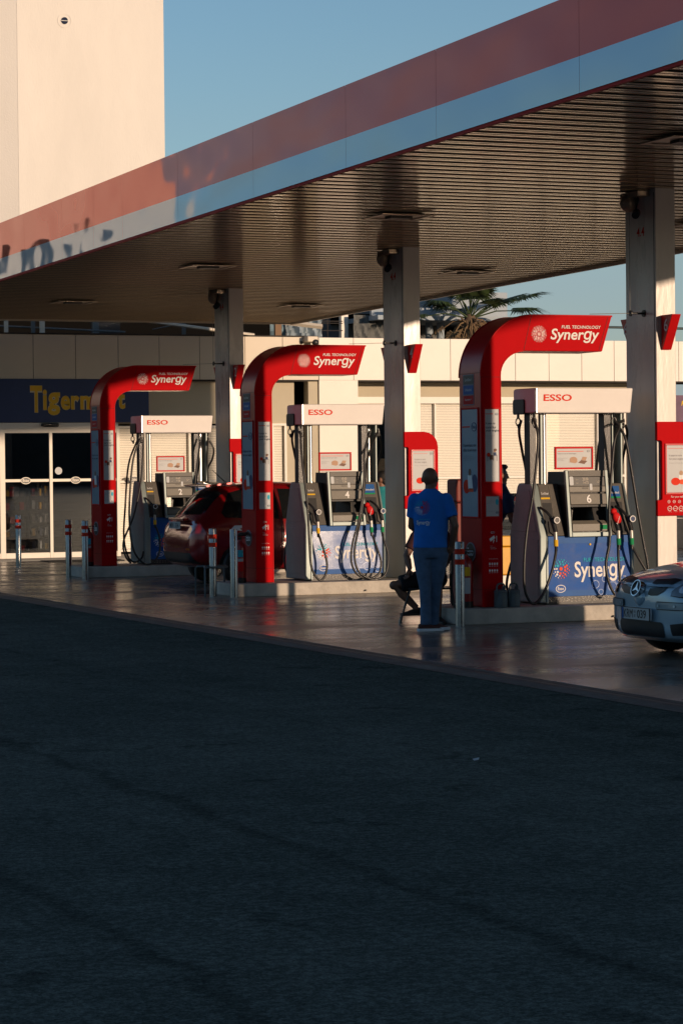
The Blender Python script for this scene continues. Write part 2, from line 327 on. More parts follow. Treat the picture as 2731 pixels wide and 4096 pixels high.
# ------------------------------------------------------------------ ground
def groundmat(n, c1, c2, r, rv, vs, bump, bs, stretch, lines=(), joints=()):
    M = bpy.data.materials.new(n); M.use_nodes = True; t = M.node_tree; N = t.nodes; L = t.links; b = N['Principled BSDF']; b.inputs['Specular IOR Level'].default_value = .0 if n == 'asphalt' else .45
    tc = N.new('ShaderNodeTexCoord'); mp = N.new('ShaderNodeMapping'); mp.inputs['Scale'].default_value = stretch; L.new(tc.outputs['Object'], mp.inputs[0])
    def noise(sc, det=6, ro=.6, src=mp):
        q = N.new('ShaderNodeTexNoise'); q.inputs['Scale'].default_value = sc; q.inputs['Detail'].default_value = det; q.inputs['Roughness'].default_value = ro; L.new(src.outputs['Object'] if src is tc else src.outputs[0], q.inputs[0]); return q
    a = noise(vs); a2 = noise(vs * 9, 5, .7); ad = N.new('ShaderNodeMath'); ad.operation = 'MULTIPLY_ADD'; ad.inputs[1].default_value = .45; L.new(a2.outputs[0], ad.inputs[0]); L.new(a.outputs[0], ad.inputs[2])
    cr_ = N.new('ShaderNodeValToRGB'); cr_.color_ramp.elements[0].position = .5; cr_.color_ramp.elements[1].position = .95
    cr_.color_ramp.elements[0].color = (*c1, 1); cr_.color_ramp.elements[1].color = (*c2, 1); L.new(ad.outputs[0], cr_.inputs[0])
    last = cr_.outputs[0]
    for sc, lo, hi, a0, a1 in ((3, .42, .62, .88, 1.1), (24, .42, .60, .72, 1.25), (75, .40, .62, .66, 1.32), (1.3, .62, .66, 1, .7)):
        q = noise(sc, 3, .8, tc); k = N.new('ShaderNodeMapRange'); k.inputs[1].default_value = lo; k.inputs[2].default_value = hi; k.inputs[3].default_value = a0; k.inputs[4].default_value = a1; L.new(q.outputs[0], k.inputs[0])
        if n != 'asphalt' and sc > 5: k.inputs[3].default_value = .85; k.inputs[4].default_value = 1.12
        mu = N.new('ShaderNodeVectorMath'); mu.operation = 'SCALE'; L.new(last, mu.inputs[0]); L.new(k.outputs[0], mu.inputs['Scale']); last = mu.outputs[0]
    if joints:
        sx = N.new('ShaderNodeSeparateXYZ'); L.new(tc.outputs['Object'], sx.inputs[0])
        for ax, per in joints:
            f1 = N.new('ShaderNodeMath'); f1.operation = 'PINGPONG'; f1.inputs[1].default_value = per; L.new(sx.outputs[ax], f1.inputs[0])
            k = N.new('ShaderNodeMapRange'); k.inputs[1].default_value = .012; k.inputs[2].default_value = .03; k.inputs[3].default_value = .25; k.inputs[4].default_value = 1; L.new(f1.outputs[0], k.inputs[0])
            mu = N.new('ShaderNodeVectorMath'); mu.operation = 'SCALE'; L.new(last, mu.inputs[0]); L.new(k.outputs[0], mu.inputs['Scale']); last = mu.outputs[0]
    for (x0, w, amt) in lines:
        sx = N.new('ShaderNodeSeparateXYZ'); L.new(tc.outputs['Object'], sx.inputs[0])
        w1 = noise(1.1, 6, .75, tc); wm = N.new('ShaderNodeMath'); wm.operation = 'MULTIPLY_ADD'; wm.inputs[1].default_value = .6; L.new(w1.outputs[0], wm.inputs[0]); L.new(sx.outputs[0], wm.inputs[2])
        d1 = N.new('ShaderNodeMath'); d1.operation = 'SUBTRACT'; d1.inputs[1].default_value = x0 + .3; L.new(wm.outputs[0], d1.inputs[0])
        d2 = N.new('ShaderNodeMath'); d2.operation = 'ABSOLUTE'; L.new(d1.outputs[0], d2.inputs[0])
        d3 = N.new('ShaderNodeMapRange'); d3.inputs[1].default_value = w * .3; d3.inputs[2].default_value = w; d3.inputs[3].default_value = amt; d3.inputs[4].default_value = 1; L.new(d2.outputs[0], d3.inputs[0])
        mu = N.new('ShaderNodeVectorMath'); mu.operation = 'SCALE'; L.new(last, mu.inputs[0]); L.new(d3.outputs[0], mu.inputs['Scale']); last = mu.outputs[0]
    L.new(last, b.inputs['Base Color'])
    mr = N.new('ShaderNodeMapRange'); mr.inputs[1].default_value = .35; mr.inputs[2].default_value = .65; mr.inputs[3].default_value = r - rv; mr.inputs[4].default_value = r + rv; L.new(a.outputs[0], mr.inputs[0]); L.new(mr.outputs[0], b.inputs['Roughness'])
    nb = noise(bs, 6, .7, tc); bp = N.new('ShaderNodeBump'); bp.inputs['Strength'].default_value = bump; bp.inputs['Distance'].default_value = .012; L.new(nb.outputs[0], bp.inputs['Height']); L.new(bp.outputs[0], b.inputs['Normal'])
    return M
asph = groundmat('asphalt', (.080, .090, .077), (.130, .141, .120), .9, .05, .45, .8, 26, (1, .5, 1), lines=((-8.15, .09, .72), (-9.65, .08, .72), (-5.9, .05, .85)))
conc = groundmat('forecourt_concrete', (.09, .078, .066), (.25, .21, .17), .27, .12, .55, .16, 14, (.8, 1.8, 1), joints=((1, 3.615), (0, 2.86)))
strip = groundmat('edge_concrete', (.07, .063, .055), (.17, .15, .13), .82, .1, 1.2, .4, 30, (1, 1, 1))
g = MB(asph).add([(-400, -400, 0), (-2.855, -400, 0), (-2.855, 400, 0), (-400, 400, 0)], [(0, 1, 2, 3)]).build('road', recalc=False); tag(g, kind='structure')
g = MB(conc).add([(-2.86, -400, 0), (400, -400, 0), (400, 400, 0), (-2.86, 400, 0)], [(0, 1, 2, 3)]).build('forecourt_pavement', recalc=False); tag(g, kind='structure')
m = MB(strip); m.add([(-3.3, -400, .004), (-3.03, -400, .004), (-3.03, 400, .004), (-3.3, 400, .004)], [(0, 1, 2, 3)])
m.add([(-2.97, -400, .003), (-2.86, -400, .003), (-2.86, 400, .003), (-2.97, 400, .003)], [(0, 1, 2, 3)])
m.M(black).add([(-3.03, -400, .0015), (-2.97, -400, .0015), (-2.97, 400, .0015), (-3.03, 400, .0015)], [(0, 1, 2, 3)])
g = m.build('drain_strip', recalc=False); tag(g, kind='structure')

# ------------------------------------------------------------------ canopy
def zs(y): return 4.99 - .0125 * y          # soffit height
YN, YF, XF, XB = -22.2, 22.3, -2.0, 6.5
can = thing('forecourt_canopy', 'long flat forecourt canopy with glossy red and pale blue fascia over the pumps', 'canopy')
m = MB(fred)
H1, H2, H3 = -.02, .30, .86
joints = [YN, -14.6, -9.1, -6.19, -3.2, -.9, 1.9, 4.6, 6.9, 8.22, 9.77, 11.8, 14.9, 18.6, YF]
for i in range(len(joints) - 1):
    a, b = joints[i] + .0022, joints[i + 1] - .0022
    for mm, h0, h1, off in ((fblue, H1, H2, .0), (fred, H2, H3, .0)):
        m.M(mm).add([(XF - off, a, zs(a) + h0), (XF - off, b, zs(b) + h0), (XF - off, b, zs(b) + h1), (XF - off, a, zs(a) + h1)], [(0, 3, 2, 1)])
m.M(redtrim)
for (a, b) in ((YN, YF),):
    m.hexa([(XF + .01, a, zs(a) - .05), (XF + .05, a, zs(a) - .05), (XF + .05, b, zs(b) - .05), (XF + .01, b, zs(b) - .05), (XF + .01, a, zs(a) + H3 - .01), (XF + .05, a, zs(a) + H3 - .01), (XF + .05, b, zs(b) + H3 - .01), (XF + .01, b, zs(b) + H3 - .01)])
m.build('fascia', can, recalc=False)
m = MB(panelw)
m.hexa([(XB - .02, YN, zs(YN) - .03), (XB + .03, YN, zs(YN) - .03), (XB + .03, YF, zs(YF) - .03), (XB - .02, YF, zs(YF) - .03), (XB - .02, YN, zs(YN) + .8), (XB + .03, YN, zs(YN) + .8), (XB + .03, YF, zs(YF) + .8), (XB - .02, YF, zs(YF) + .8)])
for yy in (YN, YF): m.box(XF + .06, XB - .03, yy - .03, yy + .02, zs(yy) - .02, zs(yy) + .8)
m.build('edge_trim', can)
m = MB(steelb); m.hexa([(XF + .06, YN + .03, zs(YN) + .1), (XB - .03, YN + .03, zs(YN) + .1), (XB - .03, YF - .04, zs(YF) + .1), (XF + .06, YF - .04, zs(YF) + .1), (XF + .06, YN + .03, zs(YN) + .7), (XB - .03, YN + .03, zs(YN) + .7), (XB - .03, YF - .04, zs(YF) + .7), (XF + .06, YF - .04, zs(YF) + .7)]); m.build('roof_deck', can)
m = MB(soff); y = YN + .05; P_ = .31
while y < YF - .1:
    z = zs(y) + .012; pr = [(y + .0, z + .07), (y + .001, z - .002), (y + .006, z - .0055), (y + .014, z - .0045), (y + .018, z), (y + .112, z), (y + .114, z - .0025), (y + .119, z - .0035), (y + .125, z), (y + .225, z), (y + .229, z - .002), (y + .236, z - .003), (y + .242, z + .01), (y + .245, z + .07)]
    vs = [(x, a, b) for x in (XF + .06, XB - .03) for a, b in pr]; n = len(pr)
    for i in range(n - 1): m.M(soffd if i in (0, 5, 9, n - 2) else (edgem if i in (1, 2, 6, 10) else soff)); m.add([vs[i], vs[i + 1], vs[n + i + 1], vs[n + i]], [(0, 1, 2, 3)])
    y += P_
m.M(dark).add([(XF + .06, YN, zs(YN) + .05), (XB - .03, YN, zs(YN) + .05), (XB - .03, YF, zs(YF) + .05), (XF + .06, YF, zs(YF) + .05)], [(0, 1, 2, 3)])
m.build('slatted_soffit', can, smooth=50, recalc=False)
for xx, y_ in [(a, 3.36 + 7.23 * k - .1 * k) for a in (.5, 4.85) for k in range(-3, 3)]:
    m = MB(soff2); z = zs(y_)
    m.frame((V((xx, y_, z - .012)), X, -Y), -.36, .36, -.33, .33, .06, 0, .015)
    m.rect((V((xx, y_, z - .008)), X, -Y), -.30, .30, -.27, .27, 0, .004)
    m.M(dkgrey).box(xx - .15, xx + .15, y_ - .09, y_ + .09, z - .045, z - .012)
    m.build('recessed_light', can, bevel=.004, seg=1)

# ------------------------------------------------------------------ pillars, flags, boards
def digitplane(): pass
NUM = {0: '6', 1: '4', 2: '2', -1: '8', -2: '10'}
POSN = {0: 'nearest of the three, beside pump 6', 1: 'middle of the three, beside pump 4', 2: 'farthest of the three, beside pump 2', -1: 'outside the picture', -2: 'outside the picture'}
def icon(mb, pl, cx, cy, r, m1=None):
    mb.M(m1 or wht).ring(pl, cx, cy, r, r, r * .2, 0, .003, 14); mb.rect(pl, cx - r * .45, cx + r * .45, cy - r * .12, cy + r * .12, 0, .003)
def posterart(mb, pl, x0, x1, y0, y1, kind):
    w, h = x1 - x0, y1 - y0
    mb.M(redp).rect(pl, x0 + .08 * w, x0 + .62 * w, y1 - .075 * h, y1 - .06 * h, .002, .004)
    oval(mb, pl, x1 - .17 * w, y1 - .07 * h, .10 * w, poster, navy, navy, d=.003)
def seatedart(mb, pl, cx, cy, s, flip=1):
    # small generic picture: a red table, a chair and someone seated, a red bag on the floor
    mb.M(brownp).plate(pl, [(cx - .5 * s, cy - .1 * s), (cx + .1 * s, cy - .1 * s), (cx + .15 * s, cy - .8 * s), (cx - .45 * s, cy - .8 * s)], .002, .004)
    mb.M(redp).ell(pl, cx - .62 * s, cy - .05 * s, .3 * s, .32 * s, .002, .005, 10); mb.M(skinp).ell(pl, cx + .45 * s, cy + .55 * s, .2 * s, .22 * s, .002, .004, 10)
    mb.M(brownp).ell(pl, cx + .52 * s, cy + .68 * s, .24 * s, .2 * s, .0045, .005, 10); mb.M(navy).plate(pl, [(cx + .2 * s, cy + .3 * s), (cx + .65 * s, cy + .3 * s), (cx + .7 * s, cy - .2 * s), (cx + .2 * s, cy - .2 * s)], .002, .004)
    for q in (-.8, -.3, .2, .75): mb.M(darkp).rect(pl, cx + q * s, cx + (q + .05) * s, cy - 1.0 * s, cy - .1 * s, .0015, .003)
def lines_(mb, pl, x, y, w, lh, ts, m_=None):
    mb.M(m_ or pgrey)
    for i, t in enumerate(ts): mb.txt(pl, t, x, y - i * lh * 1.6, h=lh, d=.005) if w is None else mb.txt(pl, t, x, y - i * lh * 1.6, w=w * min(1, len(t) / max(len(q) for q in ts)), h=lh, d=.005)
for k in range(-2, 3):
    ox = V((0, 7.23 * k, 0)); ztop = zs(7.23 * k + .4) + .03
    nm = {0: 'tall pale canopy pillar behind pump 6, nearest of the three pillars', 1: 'pale canopy pillar between pump 4 and the standing man', 2: 'shaded canopy pillar beside pump 2, farthest of the three', -1: 'pale canopy pillar behind the silver car', -2: 'pale canopy pillar farthest behind the silver car'}[k]
    p = thing('canopy_pillar', nm, 'pillar', ox + V((2.3, .05, 0)), group='pillars holding up the canopy')
    m = MB(pillarm); m.box(0, .26, 0, .72, .18, ztop); m.build('shaft', p, bevel=.008)
    m = MB(steelb); m.box(-.004, .0, .035, .04, .2, ztop - .05); m.M(redp).txt(EN(0, 0, 0), '4.4', -.44, 4.47 - .1 * 0, h=.11, d=.004, off=.01)
    m.build('height_marking', p)
    # flags front and back
    for bk in (0, 1):
        if k < 0 and bk: continue
        s_ = -1 if not bk else 1; yb = 0 if not bk else .72
        nm = ('red wedge flag sign numbered %s on the front of the pillar beside pump %s' % (NUM[k], NUM[k])) if not bk else ('red wedge flag sign on the back of the pillar beside pump %s' % NUM[k])
        f = thing('number_sign', nm, 'sign', p.location + V((0, yb, 0)), group='number flags on the pillars')
        m = MB(red); m.prism([(.065, s_ * .003, 3.525), (.065, s_ * .26, 3.525), (.065, s_ * .03, 3.12), (.065, s_ * .003, 3.12)], (.12, 0, 0)); m.build('wedge', f, bevel=.006)
        m = MB(wht); m.txt((V((.065, 0, 0)), -Y, Z), NUM[k], (.07 if s_ < 0 else -.17), 3.33, h=.15, d=.003, off=.012); m.build('digit', f)
    # info board on the front
    b = thing('info_board', {0: 'red advert and safety board on the pillar, cut by the right edge', 1: 'red advert board on the pillar, left of the standing man\'s head', 2: 'dark red advert board on the shaded pillar by pump 2', -1: 'red advert board on the pillar behind the silver car', -2: 'red advert board on the farthest near pillar'}[k], 'board', ox + V((0, .045, 0)), group='red boards on the pillars')
    pl = FR()
    top = [(2.80 - .22 + .22 * cos(a), 2.28 - .22 + .22 * sin(a)) for a in [0, .3, .6, .9, 1.2, pi / 2]]
    bot = [(2.80 - .12 + .12 * cos(a), 1.18 + .12 + .12 * sin(a)) for a in [-pi / 2, -1.1, -.6, 0]]
    if k < 0: top = [(x + .2, y) for x, y in top]; bot = [(x + .2, y) for x, y in bot]
    nt_ = [(2.27, 2.06)] + [(2.315 + .02 * sin(a), 2.04 + .02 * cos(a)) for a in (0, .8, pi / 2)] + [(2.315 + .02 * cos(a), 1.385 - .02 * sin(a)) for a in (0, .8, pi / 2)] + [(2.27, 1.365)]
    m = MB(redmat); m.plate(pl, [(2.27, 1.18)] + bot + top + [(2.27, 2.28)] + nt_, 0, .05); m.build('backing', b, bevel=.008)
    m = MB(red); m.frame(pl, 2.37, 2.745, 1.43, 2.025, .022, .05, .065); m.build('frame', b, bevel=.004)
    m = MB(poster); m.rect(pl, 2.392, 2.723, 1.452, 2.003, .05, .054); q = (V((0, -.054, 0)), X, Z)
    m.M(redp).rect(q, 2.41, 2.63, 1.965, 1.969, 0, .002); oval(m, q, 2.69, 1.967, .024, poster, pgrey, pgrey, d=.002)
    m.M(pgrey).txt(q, 'It pays to care', 2.425, 1.868, w=.17, d=.002, off=.01); m.txt(q, 'for your engine', 2.425, 1.828, w=.19, d=.002, off=.01)
    m.txt(q, 'Keep it running clean', 2.425, 1.79, w=.2, h=.010, d=.002)
    m.M(redp).ell(q, 2.51, 1.58, .06, .045, 0, .002); m.M(orangep).ell(q, 2.60, 1.575, .05, .03, 0, .0015); m.M(skinp).ell(q, 2.585, 1.68, .024, .028, 0, .002); m.M(wht).plate(q, [(2.56, 1.655), (2.61, 1.655), (2.63, 1.59), (2.55, 1.60)], 0, .001)
    m.build('poster', b)
    m = MB(wht); q = (V((0, -.051, 0)), X, Z)
    m.txt(q, 'For your safety', 2.45, 1.385, w=.19, d=.002)
    for i in range(5):
        icon(m, q, 2.42 + i * .07, 1.345, .018)
        icon(m, q, 2.43 + i * .075, 1.265, .030)
        if i < 4: m.M(redp).plate(q, [(2.41 + i * .075, 1.285), (2.415 + i * .075, 1.29), (2.452 + i * .075, 1.247), (2.447 + i * .075, 1.242)], .003, .0045)
        m.M(wht).txt(q, 'no smoking', 2.405 + i * .075, 1.222, w=.05, h=.007, d=.002)
    m.build('safety_notice', b)
    if k < 0: continue
    # cameras at pillar top
    c = thing('security_camera', 'grey camera dome with dark lamp head, high on the pillar beside pump %s' % NUM[k], 'camera', ox + V((2.24, .38, ztop - .22)), group='cameras on the pillars')
    m = MB(soff2); m.box(-.1, .05, -.2, .22, .13, .19); m.ball((-.05, .12, .08), (.1, .1, .12)); m.build('dome_housing', c, smooth=40)
    m = MB(black); m.cyl((-.06, -.14, .12), (-.1, -.16, -.02), .012); m.cyl((-.06, -.1, -.06), (-.13, -.2, -.1), .05, .045, 12); m.build('lamp_head', c, smooth=40)
    # cable stop and wire
    w = thing('cable_bracket', 'small black cable bracket with round end on the pillar beside pump %s' % NUM[k], 'bracket', ox + V((2.3, .33, 3.56)), group='cable brackets on the pillars')
    m = MB(black); m.cyl((0, 0, 0), (-.18, 0, 0), .012); m.cyl((-.19, 0, 0), (-.175, 0, 0), .036); m.cyl((-.015, 0, 0), (0, 0, 0), .04); m.build('rod', w, smooth=40)
    m = MB(midgrey); m.tube([(-.2, 0, 0), (-.75, -.05, -.02)], .0035, 6); m.tube([(-.19, 0, .0), (-.19, 0, ztop - 3.58)], .003, 6); m.build('wire', w)

# ------------------------------------------------------------------ islands
for k in range(-2, 3):
    nm = {0: 'raised concrete kerb island under pump 6', 1: 'raised concrete kerb island under pump 4, lit along its front', 2: 'raised concrete kerb island under pump 2', -1: 'kerb island behind the silver car', -2: 'kerb island out of view'}[k]
    o = thing('kerb_island', nm, 'kerb island', (0, 7.23 * k, 0), group='kerb islands under the pumps')
    m = MB(concm); pts = [(x, y) for x, y in rrect(-.36, 3.7, -.22, 1.0, .16)]
    m.plate((V((0, 0, 0)), X, Y), pts, 0, .178); m.build('kerb', o, bevel=.012)


    m = MB(black); m.cyl((1.55, -.225, .045), (1.55, -.26, .045), .012, seg=8); m.build('pipe_stub', o)

# ------------------------------------------------------------------ totem arms
def make_totem(k):
    lab = {0: 'tall red curved arm sign beside pump 6, nearest of the three', 1: 'red curved arm sign beside pump 4, behind the red car\'s rear end', 2: 'red curved arm sign beside pump 2, farthest left', -1: 'red curved arm sign out of view', -2: 'second red curved arm sign out of view'}[k]
    t = thing('curved_arm_sign', lab, 'sign', (0, 7.23 * k, 0), group='red curved arm signs over the pumps')
    D = .57
    out = [(0, .182), (0, 2.8)] + [(.65 - .65 * cos(a), 2.8 + .70 * sin(a)) for a in [pi / 2 * i / 14 for i in range(1, 15)]] + [(1.69, 3.5), (1.56, 3.09)]
    out += [(.54, 3.09)] + [(.55 - .30 * sin(a), 2.81 + .28 * cos(a)) for a in [pi / 2 * i / 10 for i in range(1, 11)]] + [(.255, .182)]
    m = MB(red); m.M(redmat).M(red); m.plate((V((0, D, 0)), X, Z), out, 0, D); m.mi[0] = m.mi[1] = 1; m.build('body', t, bevel=.012)
    # rim trim following the outer and inner edge on the front face
    m = MB(redtrim); n = [(x, 0, z) for x, z in out[1:17]]; m.tube(n, .010, 6); m.tube([(x, 0, z) for x, z in out[18:30]], .007, 6); m.tube([(x, D, z) for x, z in out[1:17]], .010, 6)
    m.build('edge_trim', t, smooth=50)
    m = MB(darkp); pl = FR()
    for a, b in (((.645, 3.49), (.545, 3.1)), ((1.635, 3.49), (1.51, 3.1))): m = MB(jointm); m.plate(pl, [b, (b[0] + .005, b[1]), (a[0] + .005, a[1]), a], 0, .003); m.build('panel_joint', t)
    m = MB(jointm); m.rect(pl, .01, .25, .38, .384, 0, .003); m.rect(EN(0, D), .01, D - .01, .38, .384, 0, .003); m.build('foot_joint', t)
    m = MB(jointm); m.rect(pl, .0, .25, 2.79, 2.794, 0, .002); m.rect(EN(0, D), .01, D - .01, 2.84, 2.844, 0, .003)
    m.build('shoulder_joint', t)
    m = MB(wht); pl = FR(0, -.001, 0); burst(m, pl, .742, 3.285, .105, wht)
    m.M(wht).txt(pl, 'Synerɡy', .888, 3.185, w=.63, h=.165, off=.018, shear=.18); m.txt(pl, 'FUEL TECHNOLOGY', 1.03, 3.352, w=.51, h=.036, off=.015, shear=.18)
    m.build('logo_lettering', t)
    # front posters
    for fp, aa in ((pl, (.028, .24, 1.59, 2.445, .018, 0, .014)), (pl, (.035, .232, 1.195, 1.455, .016, 0, .012)), (EN(0, D), (.05, .515, 1.19, 2.45, .018, 0, .014))): m = MB(redtrim); m.frame(fp, *aa); m.build('poster_frame', t, bevel=.003)
    m = MB(poster); m.rect(pl, .046, .222, 1.608, 2.427, 0, .004); q = (V((0, -.005, 0)), X, Z)
    m.M(redp).rect(q, .055, .15, 2.37, 2.378, 0, .002); oval(m, q, .195, 2.372, .018, poster, navy, navy, d=.002)
    m.M(darkp); 
    for i, tx in enumerate(('It pays to', 'care for', 'your engine')): m.txt(q, tx, .056, 2.25 - i * .042, h=.03 if i != 2 else .032, d=.002, off=.012)
    lines_(m, q, .056, 2.125, .11, .010, ['Every Synergy fuel helps', 'keep your engine clean', 'every time you fill'])
    seatedart(m, q, .135, 1.915, .075); m.build('front_poster', t)
    m = MB(poster); m.rect(pl, .052, .216, 1.212, 1.438, 0, .004); q = (V((0, -.005, 0)), X, Z); m.M(cyanp).ell(q, .19, 1.375, .018, .035, 0, .002); oval(m, q, .192, 1.255, .018, poster, navy, navy, d=.002)
    lines_(m, q, .06, 1.39, .09, .010, ['Your receipt can', 'win a full tank', 'ask inside']); lines_(m, q, .06, 1.262, .07, .010, ['loyalty card']); m.build('notice', t)
    m = MB(wht); m.txt(pl, 'CCTV', .108, 1.015, w=.052, h=.024, off=.01, d=.003)
    m.plate(pl, [(.09, .955), (.105, .925), (.165, .965), (.15, .995)], 0, .003); m.plate(pl, [(.135, .925), (.148, .95), (.154, .942), (.14, .905)], 0, .003); m.rect(pl, .178, .185, .92, .99, 0, .003)
    lines_(m, pl, .1, .87, .08, .010, ['Warning', 'CCTV cameras in', 'constant operation'], wht)
    m.txt(pl, 'Για την ασφάλειά σας', .082, .722, w=.115, h=.013, d=.003)
    for i in range(4):
        for j in range(2): m.ell(pl, .093 + i * .031, .672 - j * .075, .010, .015, 0, .003, 10); m.rect(pl, .084 + i * .031, .102 + i * .031, .644 - j * .075, .648 - j * .075, 0, .003)
    m.build('safety_icons', t)
    # end face
    e = EN(0, D); m = MB(posterb); m.rect(e, .068, .497, 1.208, 2.432, 0, .004); q = (V((-.005, D, 0)), -Y, Z)
    m.M(redp).rect(q, .09, .29, 2.225, 2.24, 0, .002); oval(m, q, .40, 2.23, .065, posterb, navy, navy, d=.002)
    m.M(darkp)
    for i, tx in enumerate(('Ο κινητήρας σου', 'αξίζει το καλύτερο') if k == 0 else ('It pays to care', 'for your engine')): m.txt(q, tx, .11, 2.0 - i * .055, w=.34, h=.038, d=.002, off=.012)
    lines_(m, q, .11, 1.89, .3, .014, ['Το καύσιμο Synergy', 'καθαρίζει τον κινητήρα', 'με κάθε γέμισμα'] if k == 0 else ['Every Synergy fuel helps', 'keep your engine clean'])
    m.M(navy).ell(q, .40, 1.59, .075, .10, 0, .002); m.M(redp).ell(q, .19, 1.55, .085, .08, 0, .0015); m.M(wht).plate(q, [(.22, 1.68), (.33, 1.68), (.36, 1.52), (.24, 1.52)], .0021, .003); m.M(brownp).ell(q, .28, 1.715, .035, .04, .0021, .003)
    m.M(orangep).rect(q, .25, .37, 1.49, 1.53, .0021, .003); m.build('end_poster', t)
    m = MB(pgrey); m.rect(e, .11, .395, 2.478, 2.83, 0, .003)
    for i, (tx, mm) in enumerate((('EuroDiesel', dkgrey), ('Unleaded', blueband), ('Supreme+', redtrim))):
        z0 = 2.72 - i * .115; m.M(mm).rect(e, .12, .385, z0, z0 + .1, .003, .005); m.M(wht).txt(e, tx, .17, z0 + .035, w=.17, h=.032, d=.008)
    m.build('fuel_grade_signs', t)
    m = MB(); oval(m, (V((-.001, D, 0)), -Y, Z), .28, .80, .125, black, pgrey, wht, d=.006, ry=.115); m.build('roundel', t)
    return t
for k in range(-1, 3): make_totem(k)

# ------------------------------------------------------------------ pumps
HOSES = {
0: [[(0.71,0.1,2.33),(0.72,0.02,2.19),(0.72,0,2.04),(0.68,-0.02,1.75),(0.62,-0.05,1.43),(0.52,-0.1,1.05),(0.47,-0.12,0.67),(0.48,-0.12,0.36),(0.58,-0.12,0.21),(0.7,-0.12,0.31),(0.81,-0.12,0.54),(0.89,-0.08,0.76),(0.91,-0.05,0.86)],
 [(0.76,0.5,2.31),(0.73,0.5,2.18),(0.82,0.6,1.94),(0.96,0.78,1.68),(1.0,0.85,1.29),(0.87,0.9,0.79),(0.8,0.92,0.57),(0.76,0.92,0.37),(0.82,0.92,0.24),(0.9,0.92,0.21)],
 [(1.76,0.1,2.3),(1.8,0.05,2.22),(1.71,0.0,2.06),(1.65,-0.03,1.68),(1.6,-0.06,1.29),(1.58,-0.1,0.9),(1.52,-0.12,0.65),(1.54,-0.13,0.46),(1.61,-0.13,0.31),(1.68,-0.12,0.28),(1.71,-0.1,0.45),(1.71,-0.07,0.71),(1.73,-0.03,0.86)],
 [(1.99,0.3,2.3),(1.79,0.1,2.24),(1.82,0.05,2.19),(1.86,0,2.06),(1.92,-0.03,1.67),(1.97,-0.06,1.28),(2.02,-0.1,0.9),(2.06,-0.12,0.66),(2.07,-0.12,0.53),(2.04,-0.12,0.56),(1.95,-0.08,0.73),(1.9,-0.03,0.85)],
 [(2.13,0.5,2.25),(2.18,0.55,2.13),(2.19,0.7,1.8),(2.21,0.85,1.5),(2.2,.9,.9)], [(1.92,0.5,2.25),(1.86,0.6,2.13),(1.9,0.78,1.81),(1.91,0.85,1.5),(1.9,.9,1.1)]],
1: [[(0.72,0.1,2.3),(0.7,0,1.9),(0.74,-0.08,1.27),(0.75,-0.12,0.74),(0.78,-0.12,0.38),(0.9,-0.12,0.2),(0.99,-0.12,0.28),(1.01,-0.12,0.46),(0.94,-0.08,0.75),(0.91,-0.05,0.86)],
 [(0.78,0.5,2.32),(0.75,0.5,2.18),(0.83,0.6,1.96),(0.94,0.78,1.76),(0.99,0.85,1.44),(0.82,0.92,0.71),(0.78,0.92,0.44),(0.82,0.92,0.27),(0.88,0.92,0.22)],
 [(1.78,0.1,2.29),(1.66,0.02,1.98),(1.63,-0.03,1.62),(1.53,-0.08,1.08),(1.41,-0.12,0.72),(1.38,-0.13,0.46),(1.46,-0.13,0.28),(1.64,-0.13,0.2),(1.8,-0.13,0.27),(1.84,-0.12,0.44),(1.79,-0.1,0.63),(1.73,-0.03,0.86)],
 [(1.99,0.3,2.3),(1.74,0.1,1.89),(1.64,-0.03,1.53),(1.55,-0.08,1.05),(1.43,-0.14,0.63),(1.45,-0.16,0.36),(1.58,-0.16,0.23),(1.76,-0.16,0.19),(1.9,-0.15,0.28),(1.95,-0.12,0.53),(1.9,-0.08,0.75),(1.9,-0.03,0.86)],
 [(2.09,0.5,2.3),(2.16,0.55,2.06),(2.15,0.7,1.8),(2.16,0.85,1.5),(2.1,.92,.8)]],
2: [[(0.74,0.1,2.31),(0.58,0.05,1.95),(0.49,0,1.25),(0.46,-0.1,0.78),(0.52,-0.12,0.42),(0.68,-0.12,0.22),(0.83,-0.12,0.21),(0.96,-0.12,0.39),(0.97,-0.1,0.65),(0.91,-0.05,0.86)],
 [(0.8,0.5,2.26),(0.64,0.5,1.85),(0.54,0.4,1.13),(0.48,0.3,0.65),(0.51,0.2,0.34),(0.59,0.1,0.23),(0.7,0.05,0.29),(0.73,0.02,0.41)],
 [(0.81,0.2,2.31),(0.73,0.1,1.61),(0.56,0,1.01),(0.37,-0.03,0.59),(0.38,-0.08,0.35),(0.47,-0.1,0.22)],
 [(2.02,0.3,2.25),(2.09,0.3,2.11),(2.1,0.4,1.94),(2.07,0.6,1.72),(2.08,.85,1.2)], [(1.83,0.2,2.3),(1.72,0.1,1.84),(1.66,0.05,1.48),(1.62,-.08,1.0),(1.6,-.12,.5),(1.68,-.12,.3),(1.73,-.05,.86)],
 [(1.99,.3,2.3),(1.9,.1,1.9),(1.88,-.05,1.3),(1.95,-.12,.6),(1.98,-.12,.4),(1.9,-.05,.86)]]}
